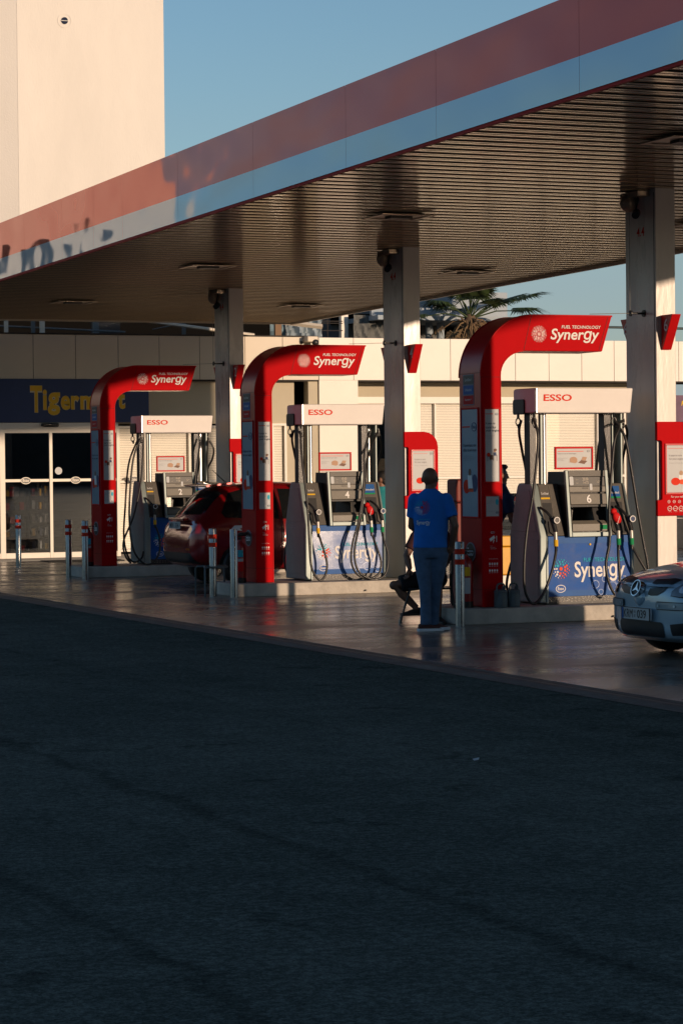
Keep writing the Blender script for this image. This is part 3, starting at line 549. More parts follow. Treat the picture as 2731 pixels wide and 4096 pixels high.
def nozzle(par, x, head, ringm, nm, sup=False):
    m = MB(black); b = V((x, .0, 0))
    m.spl([(x - .10, .16, 1.30), (x - .06, .07, 1.25), (x - .02, .02, 1.18)], .016, 8, 4)
    m.cyl((x - .02, .02, 1.19), (x + .0, -.04, 1.02), .032, .026, 12)
    m.tube([(x - .05, .05, 1.14), (x - .045, .03, 1.02), (x - .005, -.02, .97)], .008, 6)
    m.cyl((x, -.04, .93), (x + .002, -.045, .80), .022, .017, 10)
    o = m.build('nozzle', par, smooth=45)
    m = MB(head)
    if sup:
        m.ball((x - .02, -.045, 1.17), (.05, .03, .075), 12, Matrix.Rotation(-.5, 3, 'Y')); m.ball((x - .055, -.03, 1.245), (.04, .03, .035)); m.M(wht).txt((V((x - .045, -.082, 1.10)), V((.35, 0, .94)), V((-.94, 0, .35))), 'Supreme+', 0, -.02, w=.10, d=0)
    else:
        m.cyl((x + .005, -.02, 1.155), (x + .005, -.065, 1.155), .036, seg=16); m.M(wht).ring(FR(0, -.066, 0), x + .005, 1.155, .038, .038, .009, 0, .004)
    m.build('nozzle_badge', o, smooth=45)
    m = MB(clearp); m.cyl((x - .003, -.04, 1.02), (x, -.042, .93), .024, seg=12); m.build('swivel', o, smooth=45)
    m = MB(ringm); m.cyl((x, -.042, .93), (x + .001, -.045, .855), .026, seg=12); m.build('colour_ring', o, smooth=45)
def make_pump(k):
    num = NUM[k]
    lab = 'blue and silver fuel pump numbered %s under a white head sign' % num
    t = thing('fuel_pump', lab, 'fuel pump', (0, 7.23 * k, 0), group='fuel pumps on the islands')
    # side shells
    for x0, x1 in ((.765, .858), (1.962, 1.995)):
        m = MB(silver)
        pr = [(.07, .2), (.06, .97), (.27, 1.54), (.31, 1.58), (.60, 1.58), (.64, 1.54), (.84, .97), (.84, .2)]
        m.prism([(x1, a, b) for a, b in pr], (x0 - x1, 0, 0)); o = m.build('side_shell', t, bevel=.018, seg=3)
        if x0 < 1:
            m = MB(silver); m.plate(EN(.765, 0), [(-.10, .28), (-.10, .93), (-.80, .93), (-.80, .28)][::-1], 0, .006); m.plate(EN(.765, 0), [(-.32, 1.5), (-.6, 1.5), (-.76, 1.02), (-.14, 1.02)], 0, .006); m.build('shell_panel', o, bevel=.004)
    m = MB(silver); m.box(.845, .87, .055, .07, .2, .97); m.build('edge_strip', t, bevel=.004)
    # lower cabinet
    m = MB(blueworn if k == 1 else blue); m.box(.86, 1.962, .10, .80, .27, .965); m.build('cabinet', t, bevel=.006)
    m = MB(blueband); pl = FR(0, .10); m.rect(pl, .862, 1.96, .88, .963, 0, .005); m.rect(pl, .862, 1.96, .272, .34, 0, .003); m.build('cabinet_band', t)
    m = MB(paleb); mb_ = m
    for a, b, r in ((1.50, .40, .05), (1.62, .46, .04), (1.72, .37, .06), (1.80, .44, .05), (1.88, .33, .045), (1.57, .31, .035), (1.93, .42, .04)): m.ring(pl, a, b, r, r, .01, 0, .0035, 20)
    m.build('bubble_print', t); m = MB(wht)
    m.M(wht).txt(pl, 'Synerɡy', 1.225, .43, w=.66, h=.24, off=.018, d=.005); m.M(cyanp).txt(pl, 'FUEL TECHNOLOGY', 1.345, .665, w=.545, h=.045, off=.012, d=.005); m.M(wht).txt(pl, 'TM', 1.865, .475, w=.03, d=.005)
    m.build('cabinet_lettering', t); m = MB(orangep); burst(m, pl, 1.05, .59, .125); m.build('dot_emblem', t); m = MB(blue); oval(m, pl, 1.045, .36, .065, blue, wht, wht, d=.0035, ry=.045); m.build('roundel', t)
    m = MB(goldp); m.ell(pl, 1.43, .865, .012, d0=0, d1=.012); m.build('lock', t)
    m = MB(black); m.box(.87, 1.955, .13, .78, .18, .27)
    for i in range(22): m.M(midgrey).rect(FR(0, .13), .90 + i * .048, .925 + i * .048, .21, .222, 0, .003); m.rect(FR(0, .13), .90 + i * .048, .925 + i * .048, .235, .247, 0, .003)
    m.build('plinth', t)
    # boot modules, leaning back
    def lean(y0=.10, y1=.30): 
        u = V((0, y1 - y0, .60)).normalized(); return (V((0, y0, .97)), X, u)
    L_ = lean(); hh = math.hypot(.2, .6)
    for x0, x1, bays in ((.862, 1.115, ((.885, .985, dkgrey, yellowp, 'EuroDiesel'),)), (1.50, 1.96, ((1.52, 1.70, redtrim, greenp, 'Supreme+'), (1.745, 1.925, blueband, greenp, 'Unleaded')))):
        m = MB(dkgrey); m.prism([(x0, .10, .97), (x0, .30, 1.57), (x0, .62, 1.57), (x0, .80, .97)], (x1 - x0, 0, 0)); o = m.build('nozzle_housing', t, bevel=.01)
        for a, b, gm, sm_, tx in bays:
            if x0 < 1: a, b = .875, 1.0
            m = MB(black); m.plate(L_, [(a + .01, .02), (b - .02, .02), (b - .005, .40), (a + .005, .40)], 0, .003); m.build('boot_recess', o)
            m = MB(gm); m.rect(L_, a, b - .01, .465, .595, 0, .004); m.M(sm_).rect(L_, a, b - .01, .445, .465, 0, .004); m.M(wht).txt(L_, tx, a + .012, .50, w=b - a - .034, h=.028, d=.006); m.build('grade_label', o)
        if x0 < 1: m = MB(midgrey); m.rect(L_, 1.0, 1.004, .02, .6, 0, .005); m.build('seam', o)
        else: m = MB(midgrey); m.rect(L_, 1.725, 1.729, .02, .6, 0, .005); m.build('seam', o)
    # display unit
    u = (V((0, .03, .955)), X, V((0, .10, .77)).normalized()); h = math.hypot(.10, .77)
    m = MB(silver)
    for a in ((1.125, 1.165, 0, h), (1.64, 1.68, 0, h), (1.165, 1.64, 0, .055)): m.rect(u, *a, -.035, .012)
    m.build('display_frame', t, bevel=.008)
    m = MB(black)
    m.prism([(1.13, .075, .965), (1.13, .165, 1.70), (1.13, .56, 1.71), (1.13, .62, .965)], (.02, 0, 0)); m.prism([(1.655, .075, .965), (1.655, .165, 1.70), (1.655, .56, 1.71), (1.655, .62, .965)], (.02, 0, 0))
    m.prism([(1.15, .08, 1.30), (1.15, .165, 1.70), (1.15, .56, 1.71), (1.15, .58, 1.30)], (.505, 0, 0)); m.prism([(1.15, .075, .966), (1.15, .08, 1.05), (1.15, .6, 1.05), (1.15, .6, .966)], (.505, 0, 0))
    if k != 1: m.box(1.38, 1.655, .45, .47, 1.05, 1.30)
    m.build('display_case', t)
    m = MB(dkgrey); m.rect(u, 1.165, 1.64, .70, h - .005, -.02, .012)
    m.M(midgrey).rect(u, 1.168, 1.637, .52, .585, -.02, .008)
    n = u[0]; m.prism([n + u[1] * 1.168 + u[2] * .50 + V((0, -.01, 0)), n + u[1] * 1.168 + u[2] * .38 + V((0, -.02, 0)), n + u[1] * 1.168 + u[2] * .35 + V((0, .06, 0)), n + u[1] * 1.168 + u[2] * .50 + V((0, .06, 0))], (.469, 0, 0))
    m.prism([n + u[1] * 1.175 + u[2] * .19 + V((0, .04, 0)), n + u[1] * 1.175 + u[2] * .15 + V((0, -.01, 0)), n + u[1] * 1.175 + u[2] * .065 + V((0, -.005, 0)), n + u[1] * 1.175 + u[2] * .065 + V((0, .06, 0))], (.45, 0, 0))
    m.build('fascia', t, bevel=.004)
    m = MB(wht); m.txt((n + u[2] * .44 + V((0, -.016, 0)), X, (u[2] * .12 + V((0, .01, 0))).normalized()), num, 1.375, -.047, h=.098, off=.02, d=.005); m.build('pump_number', t)
    m = MB(black); m.rect(u, 1.175, 1.63, .60, .695, -.02, .006); m.M(dkgrey).rect(u, 1.175, 1.63, .59, .60, -.02, .007)
    m.M(lcd); amt = {0: ('20.00', '14.72'), 1: ('10.00', '7.36'), 2: ('10.00', '7.36')}.get(k, ('0.00', '0.00'))
    m.txt(u, amt[0], 1.345, .655, w=.075, h=.032, d=.008); m.txt(u, amt[1], 1.355, .615, w=.065, h=.028, d=.008); m.txt(u, 'Euro', 1.26, .66, w=.03, h=.010, d=.008); m.txt(u, 'Litres', 1.26, .62, w=.03, h=.010, d=.008); m.txt(u, 'PRICE PER', 1.53, .64, w=.055, h=.009, d=.008); m.txt(u, 'LITRE', 1.53, .625, w=.03, h=.009, d=.008)
    m.M(poster).plate(u, rrect(1.175, 1.225, .60, .70, .012), .006, .010); m.plate(u, rrect(1.43, 1.465, .54, .615, .01), .006, .012)
    for i in range(5):
        for j in range(2): m.M(dkgrey).rect(u, 1.335 + i * .016, 1.347 + i * .016, .555 + j * .018, .568 + j * .018, .0, .011)
    m.build('display_screen', t)
    m = MB(greenp); m.rect((n + u[2] * .065 + V((0, -.006, 0)), X, Z), 1.53, 1.62, .02, .07, 0, .004); m.build('tray_label', t)
    # small advert on top
    tp = (V((0, .19, 1.735)), X, Z)
    m = MB(redtrim); m.frame(tp, 1.035, 1.535, 0, .262, .022, -.03, 0); m.build('topper_frame', t, bevel=.005)
    m = MB(poster); m.rect(tp, 1.057, 1.513, .022, .24, -.02, -.012); q = (V((0, .2015, 1.735)), X, Z)
    m.M(orangep).rect(q, 1.075, 1.41, .205, .212, 0, .002); m.M(pgrey).txt(q, 'It pays to care for your engine', 1.075, .172, w=.24, h=.018, d=.002); lines_(m, q, 1.075, .125, .12, .008, ['Full of cleaning', 'power for', 'your engine'])
    m.M(skinp).ell(q, 1.28, .11, .05, .035, 0, .002); m.plate(q, [(1.22, .085), (1.30, .07), (1.34, .09), (1.26, .10)], .0022, .003); m.M(brownp).plate(q, [(1.34, .075), (1.42, .06), (1.46, .095), (1.38, .105)], 0, .002); m.M(skinp).plate(q, [(1.38, .105), (1.44, .10), (1.455, .14), (1.40, .145)], 0, .002); oval(m, q, 1.475, .21, .016, poster, pgrey, pgrey, d=.002)
    m.build('topper_poster', t)
    # mast
    for nm, mm, a in (('mast_post', black, (.765, .845, .30, .44)), ('mast_post', silver, (.895, .922, .28, .34)), ('mast_post', black, (1.735, 1.825, .30, .44)), ('mast_post', silver, (1.83, 1.848, .28, .34)), ('mast_post', silverd, (1.88, 1.93, .40, .50)), ('mast_post', silver, (1.945, 1.968, .28, .46))):
        m = MB(mm); m.box(a[0], a[1], a[2], a[3], 1.565, 2.40); m.build(nm, t, bevel=.005)
    m = MB(silverd); m.cyl((.958, .33, 1.565), (.958, .33, 2.4), .031, seg=16); m.cyl((.958, .33, 1.565), (.958, .33, 1.585), .042); m.build('mast_tube', t, smooth=40)
    # head sign
    m = MB(headm); T = [(.755, .09, 2.675), (2.01, .09, 2.675), (2.01, .66, 2.675), (.755, .66, 2.675)]; B = [(.755, .10, 2.385), (1.98, .10, 2.385), (1.98, .65, 2.385), (.775, .65, 2.385)]
    m.hexa([(.77, .11, 2.385), (1.985, .11, 2.385), (1.985, .64, 2.385), (.78, .64, 2.385), (.76, .09, 2.675), (2.01, .09, 2.675), (2.01, .66, 2.675), (.75, .66, 2.675)]); o = m.build('head_sign', t, bevel=.015, seg=3)
    m = MB(headm); m.plate(EN(.757, 0), rrect(-.655, -.10, 2.392, 2.668, .03), 0, .02); m.build('end_cap', o, bevel=.012)
    m = MB(black); m.plate(EN(.737, 0), rrect(-.64, -.35, 2.375, 2.55, .03, corners=(1, 1, 1, 1)), 0, .02); m.build('end_recess', o, bevel=.008)
    m = MB(silverd); m.box(.748, .762, .088, .095, 2.39, 2.67); m.build('head_trim', o)
    m = MB(redp); m.txt((V((0, .11, 2.385)), X, V((0, -.02, .29)).normalized()), 'ESSO', .845, .138, w=.365, h=.078, off=.02, d=.003); m.build('head_lettering', o)
    # hose hooks and hoses
    for x, y in ((.72, .5), (.735, .12), (1.77, .12), (1.99, .32), (1.93, .5)):
        m = MB(black); m.cyl((x, y, 2.39), (x, y, 2.33), .016, seg=8); m.ring((V((x, y, 2.29)), X, Z), 0, 0, .035, .05, .012, -.008, .008, 14); m.ring((V((x + .01, y, 2.24)), Y, Z), 0, 0, .03, .03, .01, -.008, .008, 14); m.build('hose_hook', t, smooth=45)
    for pts in HOSES.get(k, HOSES[1][:4]):
        m = MB(rubber); m.spl(pts, .0165, 10, 7); m.build('hose', t, smooth=60)
    nozzle(t, .915, black, yellowp, 'EuroDiesel'); nozzle(t, 1.73, redtrim, greenp, 'Supreme', sup=True); nozzle(t, 1.90, navy, greenp, 'Unleaded')
    return t
for k in (-1, 0, 1, 2): make_pump(k)

# ------------------------------------------------------------------ bollards
for x, y, lab, bands in ((.186, 20.29, 'steel bollard with two red bands in front of the sliding doors, farthest left', 1), (-.379, 15.1, 'steel bollard with two red bands, left of the pair before pump 2', 1), (-.379, 14.16, 'steel bollard with two red bands right beside the far fire extinguisher', 1), (-.56, 7.46, 'steel bollard with two red bands by the bent rail behind pump 4', 1), (-.444, 6.93, 'plain steel bollard without bands in front of the middle arm sign', 0), (-.451, -.36, 'steel bollard with two red bands right of the standing man', 1), (2.3, 2.0, 'steel bollard with red bands seen through the opening of pump 6', 1)):
    o = thing('bollard', lab, 'bollard', (x, y, 0), group='steel bollards by the pumps')
    m = MB(steel); m.lathe((0, 0, 0), [(.053, 0), (.053, .935), (.048, .945), (0.001, .947)] if x < 2 else [(.053, 0), (.053, 1.275), (.048, 1.285), (0.001, 1.287)], 24); m.build('post', o, smooth=40)
    if bands:
        for z in (.835, .72) if x < 2 else (1.16, 1.04): m = MB(redp); m.lathe((0, 0, 0), [(.0535, z - .03), (.0545, z - .03), (.0545, z + .03), (.0535, z + .03)], 24); m.build('red_band', o, smooth=40)

# bent rail
m = thing('bent_rail', 'low bent grey metal rail beside the two middle bollards', 'rail', (-.55, 7.35, 0))
for pts in ([(-.22, .24, 0), (-.22, .24, .39), (-.2, .22, .42), (-.12, .15, .42)], [(-.20, -.09, 0), (-.20, -.09, .38), (-.19, -.07, .41), (-.12, .15, .42)], [(.30, .5, 0), (.30, .5, .40)], [(-.12, .15, .42), (.1, .2, .42), (.32, .5, .41)], [(-.19, -.07, .41), (.1, .0, .41), (.2, .1, .41)]):
    MB(galv).tube(pts, .014, 6).build('rail_tube', m, smooth=50)

# ------------------------------------------------------------------ fire extinguishers, cans, cloth
for k, lab in ((0, 'red fire extinguisher with yellow label behind the bollard at the near arm sign'), (1, 'dark red fire extinguisher with black glove on top at the middle arm sign'), (2, 'red fire extinguisher with blue label at the far arm sign')):
    o = thing('fire_extinguisher', lab, 'fire extinguisher', (-.16 if k else -.15, 7.23 * k + (.22 if k else .12), .18), group='fire extinguishers at the arm signs')
    m = MB(mat('extinguisher_red', (.30, .01, .01), .35, coat=.4, var=.1)); m.lathe((0, 0, 0), [(.075, .06), (.082, .09), (.082, .48), (.07, .54), (.03, .58), (.028, .6), (.001, .6)], 20); m.build('cylinder', o, smooth=40)
    m = MB(black); m.lathe((0, 0, 0), [(.084, 0), (.084, .07), (.07, .075)], 20); m.build('foot_ring', o, smooth=40)
    m = MB(black); m.cyl((0, 0, .58), (0, 0, .64), .02); m.box(-.03, .1, -.012, .012, .65, .665); m.box(-.03, .09, -.012, .012, .62, .632); m.build('valve', o)
    m = MB(black); m.spl([(0, 0, .62), (-.08, -.03, .62), (-.105, -.04, .5), (-.10, -.03, .2), (-.095, -.02, .1)], .011, 8, 5); m.build('hose', o, smooth=50)
    m = MB(yellowp if k == 0 else poster)
    for z0, z1, mm in ((.36, .46, yellowp if k == 0 else cyanp), (.16, .30, poster if k == 0 else redtrim), (.30, .34, poster)):
        m.M(mm); vs = []
        for a in [(-2.9 + i * .17) for i in range(10)]: vs += [(.0835 * cos(a), .0835 * sin(a), z0), (.0835 * cos(a), .0835 * sin(a), z1)]
        m.add(vs, [(2 * i, 2 * i + 2, 2 * i + 3, 2 * i + 1) for i in range(9)])
    m.build('label', o, recalc=False)
o = thing('work_glove', 'crumpled black glove lying on the middle fire extinguisher', 'glove', (-.14, 7.4, .86))
m = MB(rubber); m.ball((0, 0, 0), (.075, .05, .03)); 
for a in (-.6, -.2, .2, .6, 1.4): m.tube([(0, 0, 0), (.08 * cos(a), .05 * sin(a), .02), (.12 * cos(a), .09 * sin(a), -.02)], [.02, .016, .01], 7)
m.build('glove_body', o, remesh=.008, smo=2)
for i, x in enumerate((.185, .355)):
    o = thing('watering_can', ('grey can with loop handle, left one at the near arm sign', 'grey can with loop handle, right one next to pump 6')[i], 'can', (x, -.09 if i == 0 else -.07, .18), group='grey cans at the foot of the arm sign')
    m = MB(galv); m.lathe((0, 0, 0), [(.074, 0), (.077, .01), (.077, .085), (.075, .09), (.075, .17), (.078, .175), (.074, .19), (.06, .2), (.02, .205), (.001, .205)], 24); m.build('body', o, smooth=30)
    m = MB(galv); m.spl([(-.065, -.02, .06), (-.07, -.04, .18), (-.055, -.03, .255), (0, -.02, .272), (.04, -.01, .25), (.05, 0, .19)], .011, 8, 5); m.build('handle', o, smooth=50)
    m = MB(galv); m.cyl((.04, .03, .19), (.055, .05, .235), .016, .013, 10); m.build('spout', o, smooth=50)
o = thing('waste_bin', 'tall dark red-brown bin between the standing man and the near arm sign', 'bin', (.41, 1.3, 0))
m = MB(mat('bin_brown', (.20, .03, .02), .6, var=.15)); m.box(-.16, .16, -.12, .12, 0, 1.35); m.build('body', o, bevel=.015); m = MB(MATS['bin_brown']); m.box(-.18, .18, -.14, .14, 1.355, 1.63); m.build('lid', o, bevel=.03)
m = thing('yellow_crate', 'yellow plastic box on a white block behind the near arm sign', 'crate', (3.92, 7.5, .0))
q = MB(yellowb); q.box(-.19, .19, -.2, .2, .19, .60); q.build('body', m, bevel=.02); q = MB(yellowb); q.box(-.21, .21, -.22, .22, .605, .76); q.build('lid', m, bevel=.02); q = MB(panelw2); q.box(-.23, .28, -.24, .24, 0, .185); q.build('block', m, bevel=.01)

# ------------------------------------------------------------------ shop
YB = 23.3
shop = thing('service_shop', 'long low cream shop building with deep parapet, blinds and sliding glass doors', 'shop', (0, 0, 0))
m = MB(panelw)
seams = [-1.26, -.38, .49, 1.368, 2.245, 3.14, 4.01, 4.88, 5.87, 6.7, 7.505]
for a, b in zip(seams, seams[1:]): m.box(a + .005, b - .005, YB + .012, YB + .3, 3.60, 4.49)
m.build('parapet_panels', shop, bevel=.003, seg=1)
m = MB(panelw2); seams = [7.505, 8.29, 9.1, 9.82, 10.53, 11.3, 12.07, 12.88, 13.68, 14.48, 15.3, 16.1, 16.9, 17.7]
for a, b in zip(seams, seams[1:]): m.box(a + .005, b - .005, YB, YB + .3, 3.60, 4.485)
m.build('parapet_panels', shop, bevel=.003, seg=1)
m = MB(steelb); m.box(-1.3, 17.7, YB + .03, YB + 1.1, 3.57, 3.6); m.box(-1.26, 17.69, YB + .02, YB + .28, 3.605, 4.47); m.box(-1.3, 17.7, YB + .3, YB + 14, 4.2, 4.3); m.box(-1.3, 7.5, YB + .0, YB + .31, 4.495, 4.52); m.build('roof', shop)
m = MB(beige); m.box(3.10, 7.04, YB + .25, YB + .4, 2.70, 3.57); m.box(7.28, 7.5, YB + .05, YB + .3, 0, 3.57); m.box(6.85, 7.04, YB + .25, YB + .5, 0, 2.7); m.box(8.385, 15.3, YB + .75, YB + .9, 3.27, 3.57); m.box(5.98, 6.5, YB + .25, YB + .4, 0, 2.7); m.build('wall', shop)
m = MB(panelw2); m.box(7.506, 8.385, YB + .002, YB + .34, .02, 3.598); m.build('column', shop, bevel=.004); m = MB(panelw2); m.box(15.05, 15.3, YB + .4, YB + .8, 0, 3.27); m.build('end_column', shop)
m = MB(darkp); m.rect(FR(0, YB + .002), 7.52, 8.37, 1.68, 1.688, 0, .002); m.build('column_joint', shop)
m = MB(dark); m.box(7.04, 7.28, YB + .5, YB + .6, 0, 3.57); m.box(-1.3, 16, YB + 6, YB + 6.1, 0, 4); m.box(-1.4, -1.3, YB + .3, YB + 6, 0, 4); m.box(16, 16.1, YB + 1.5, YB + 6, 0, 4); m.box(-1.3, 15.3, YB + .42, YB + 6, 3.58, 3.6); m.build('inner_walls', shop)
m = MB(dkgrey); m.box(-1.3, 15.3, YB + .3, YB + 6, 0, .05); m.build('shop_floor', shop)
for a, b, c in ((1.0, 1.7, 25.2), (2.0, 2.5, 26), (4.4, 5.6, 25.5), (9, 10.5, 26), (12, 14, 26)):
    m = MB(steelb); m.box(a, b, c, c + .4, .05, 1.5)
    for i in range(5):
        for j in range(6):
            m.M(random.choice([midgrey, redtrim, posterb, goldp, navy, poster])); xx = a + .04 + (b - a - .08) * j / 6; m.box(xx, xx + (b - a) / 8, c - .08, c - .002, .12 + i * .28, .12 + i * .28 + random.uniform(.1, .22))
    m.build('shelf', shop)
# shop sign
sg_ = thing('shop_sign', 'dark navy sign band with yellow lettering over the sliding doors', 'sign')
m = MB(navy); m.box(-1.3, 3.765, YB - .03, YB + .24, 2.73, 3.595); m.build('sign_panel', sg_, bevel=.004)
m = MB(panelw); pl = FR(0, YB - .03)
for i, (mm, of, d) in enumerate(((panelw, .06, .006), (goldp, .03, .009))):
    m.M(mm); xs = 1.285
    for ch, w_, z0, h_ in (('T', .24, 2.93, .53), ('i', .075, 2.98, .40), ('g', .25, 2.875, .45), ('e', .19, 2.98, .28), ('r', .17, 2.99, .27), ('m', .33, 2.99, .27), ('a', .23, 2.99, .28), ('r', .16, 3.0, .27), ('t', .15, 3.0, .36)):
        m.txt(pl, ch, xs - of * .1, z0 - of * .1, w=w_ + of * .2, h=h_ + of * .2, off=of, d=d); xs += w_ + .022
m.build('sign_lettering', sg_)
m = MB(black); m.prism([(1.5, YB - .04, 2.66), (1.55, YB - .1, 2.64), (1.83, YB - .1, 2.64), (1.87, YB - .04, 2.66), (1.85, YB - .04, 2.715), (1.52, YB - .04, 2.715)], (0, .03, 0)); m.cyl((1.52, YB - .06, 2.68), (1.85, YB - .06, 2.68), .035); dd = m.build('door_sensor', shop, smooth=40)
# doors
m = MB(panelw2); pl = FR(0, YB + .05)
m.rect(pl, -.3, 3.12, 2.60, 2.725, -.08, .05)
for a, b in ((.655, .765), (1.675, 1.74), (2.62, 2.70), (3.08, 3.15)): m.rect(pl, a, b, .02, 2.60, -.05, .045)
for a, b in ((.765, 1.675), (1.74, 2.62), (2.70, 3.08), (-.3, .655)): m.rect(pl, a, b, .02, .13, -.03, .04); m.rect(pl, a, b, 2.52, 2.60, -.03, .04)
m.build('door_frame', shop, bevel=.005, seg=1)
for a, b in ((.765, 1.675), (1.74, 2.62), (2.70, 3.08), (-.3, .655)):
    m = MB(doorglass); m.rect(pl, a, b, .13, 2.52, 0, .008); d = m.build('door_pane', shop)
    m = MB(panelw2); m.rect(pl, a, b, 1.545, 1.60, .009, .02); m.build('door_rail', d)
for cx in (1.19, 2.221, 3.45, 11.95): m = MB(black); oval(m, FR(0, YB + .03 if cx < 5 else YB + .40), cx, 1.57, .105, black, panelw2, panelw2, d=.006, ry=.07); m.build('door_emblem', shop)
m = MB(poster); m.ell(FR(0, YB + .038), 1.87, 1.76, .075, d0=0, d1=.003); m.build('round_sticker', shop)
# windows with blinds
def blinds(par, x0, x1, z0, z1, y, step=.035):
    m = MB(blindm); z = z0
    while z < z1:
        m.add([(x0, y, z), (x1, y, z), (x1, y + .007, z + .031), (x0, y + .007, z + .031)], [(0, 1, 2, 3)]); z += step
    return m.build('blinds', par, recalc=False)
def window(x0, x1, z0, z1, y, mull, zb=None, transom=None):
    w = MB(panelw2); pl = FR(0, y)
    w.frame(pl, x0, x1, z0, z1, .05, -.05, .02)
    for q in mull: w.rect(pl, q - .018, q + .018, z0 + .05, z1 - .05, -.05, .018)
    if transom: w.rect(pl, x0 + .05, x1 - .05, transom, transom + .05, .02, .024)
    f = w.build('window', shop, bevel=.003, seg=1)
    m = MB(glass); m.rect(pl, x0 + .05, x1 - .05, z0 + .05, z1 - .05, -.02, -.014); m.build('pane', f)
    blinds(f, x0 + .06, x1 - .06, zb or z0 + .06, z1 - .06, y + .06)
window(3.15, 5.97, .10, 2.66, YB + .2, (3.75, 4.7), transom=1.50)
window(6.50, 6.84, .10, 2.70, YB + .2, ())
window(9.60, 15.0, .12, 3.26, YB + .45, (10.36, 11.72, 13.03, 14.3), zb=1.17, transom=1.50)
m = MB(panelw2); m.rect(FR(0, YB + .40), 8.40, 15.0, 3.12, 3.26, 0, .02); m.build('window_header', shop)
w = MB(panelw2); w.frame(FR(0, YB + .45), 8.39, 9.58, .12, 3.12, .05, -.05, .02); w = w.build('window', shop)
m = MB(doorglass); m.rect(FR(0, YB + .45), 8.44, 9.53, .17, 3.07, -.02, -.014); m.build('pane', w)
m = MB(steelb); m.box(8.44, 9.53, YB + .47, YB + .5, 2.0, 2.05); m.build('inner_rail', w)
m = MB(beige); m.box(8.45, 9.52, YB + .7, YB + .75, .9, 1.95); m.build('inner_screen', w)
m = MB(panelw); m.box(8.39, 15.0, YB + .4, YB + .6, 0, .115); m.build('sill_wall', shop)
# entrance step and mat
m = MB(mat('step_tile', (.10, .10, .095), .5, var=.1)); m.box(-1.3, 7.0, 22.4, YB + .1, .0, .018)
for i in range(9): m.M(black).box(-1.0, 3.4, 22.45 + i * .09, 22.48 + i * .09, .018, .022)
g = m.build('entrance_path'); tag(g, kind='structure')
m = MB(mat('mat_fibre', (.014, .013, .012), .9, bump=.6)); m.prism([(1.1, 21.35, .002), (2.6, 21.35, .002), (2.7, 22.2, .002), (1.15, 22.2, .002)], (0, 0, .014)); tag(m.build('door_mat'), 'black door mat lying in front of the sliding doors', 'door mat')
# roof camera on parapet
o = thing('roof_camera', 'cream box camera on the parapet edge above the middle arm sign', 'camera', (7.28, YB - .02, 4.40))
m = MB(panelw); m.box(-.12, .12, -.22, .1, -.02, .10); m.build('housing', o, bevel=.02); m = MB(black); m.ball((.06, -.2, -.03), (.08, .06, .07)); m.cyl((-.16, 0, -.03), (-.16, .1, .0), .03); m.build('lens', o, smooth=40)

# ------------------------------------------------------------------ behind the shop
st = thing('steel_roof_frame', 'dark steel roof frame with white posts behind the shop parapet', 'steel frame')
m = MB(dark); m.box(-1.5, 9, 30, 30.1, 4.3, 5.9); m.build('back_sheet', st)
for x in (-.4, 1.25, 1.82, 2.0, 5.1): m = MB(panelw if x in (1.25, 2.0) else galv); m.box(x, x + (.075 if x != 2.0 else .10), 25.0, 25.06, 4.3, 4.98); m.build('post', st)
m = MB(panelw); m.tube([(3.9, 24.9, 4.92), (6.6, 24.7, 4.60)], .035, 6); m.tube([(6.0, 25.2, 5.06), (8.2, 24.8, 4.80)], .055, 4); m.build('rafter', st)
m = MB(galv); m.tube([(-1, 25.3, 4.84), (3.9, 25.2, 4.66)], .02, 6); m.tube([(4.5, 25.2, 4.72), (5.6, 25.1, 4.95)], .012, 6); m.box(3.3, 3.42, 25.5, 25.6, 4.3, 5.2); m.build('brace', st)
m = MB(black); m.box(3.45, 3.95, 25.7, 26.2, 4.3, 5.3); m.build('duct', st)
bb = thing('unfinished_building', 'bare concrete building with pale round columns and plastic sheeting above the shop roof', 'building')
m = MB(conc2); m.box(10.4, 16.0, 33.2, 41, 2, 6.4); m.build('wall', bb); m = MB(colb)
m.build  # columns
for x in (12.83, 14.02, 14.33): m = MB(colb); m.cyl((x, 32, 2), (x, 32, 5.9), .095, seg=16); m.build('column', bb, smooth=40)
m = MB(panelw2); m.box(11.61, 11.79, 31.9, 32.05, 2, 6.2); m.build('post', bb)
m = MB(colb); m.prism([(12.2, 31, 5.47), (16.9, 31, 5.47), (16.0, 31, 5.36), (12.2, 31, 5.36)], (0, 9, 0)); m.box(12.2, 15.9, 31.4, 31.5, 5.48, 6.1); m.build('balcony_slab', bb)
for q in ((15.0, 16.0, 4.9, 5.30), (11.0, 11.5, 5.0, 5.8), (11.85, 12.4, 5.35, 5.7), (12.55, 13.4, 5.5, 5.62)): m = MB(dark); m.box(q[0], q[1], 33.0, 33.21, q[2], q[3]); m.build('opening', bb)
m = MB(steelb)
for x in (10.62, 10.75, 10.9, 11.2): m.tube([(x, 31.8, 3), (x, 31.8, 5.8)], .012, 5)
for z in (5.12, 5.3, 5.35): m.tube([(10.6, 31.8, z), (11.6, 31.8, z)], .012, 5)
m.build('scaffold', bb)
def sheet(x0, x1, y, z0, z1, mm, nm, par, amp=.12):
    m = MB(mm); nx, nz = 26, 14; vs = []
    for i in range(nx + 1):
        for j in range(nz + 1):
            a, b = i / nx, j / nz; vs.append((x0 + (x1 - x0) * a, y + amp * sin(a * 23 + b * 5) * cos(b * 7 + a * 9) + amp * .5 * random.random(), z0 + (z1 - z0) * b))
    m.add(vs, [(i * (nz + 1) + j, (i + 1) * (nz + 1) + j, (i + 1) * (nz + 1) + j + 1, i * (nz + 1) + j + 1) for i in range(nx) for j in range(nz)])
    return m.build(nm, par, smooth=30, recalc=False)
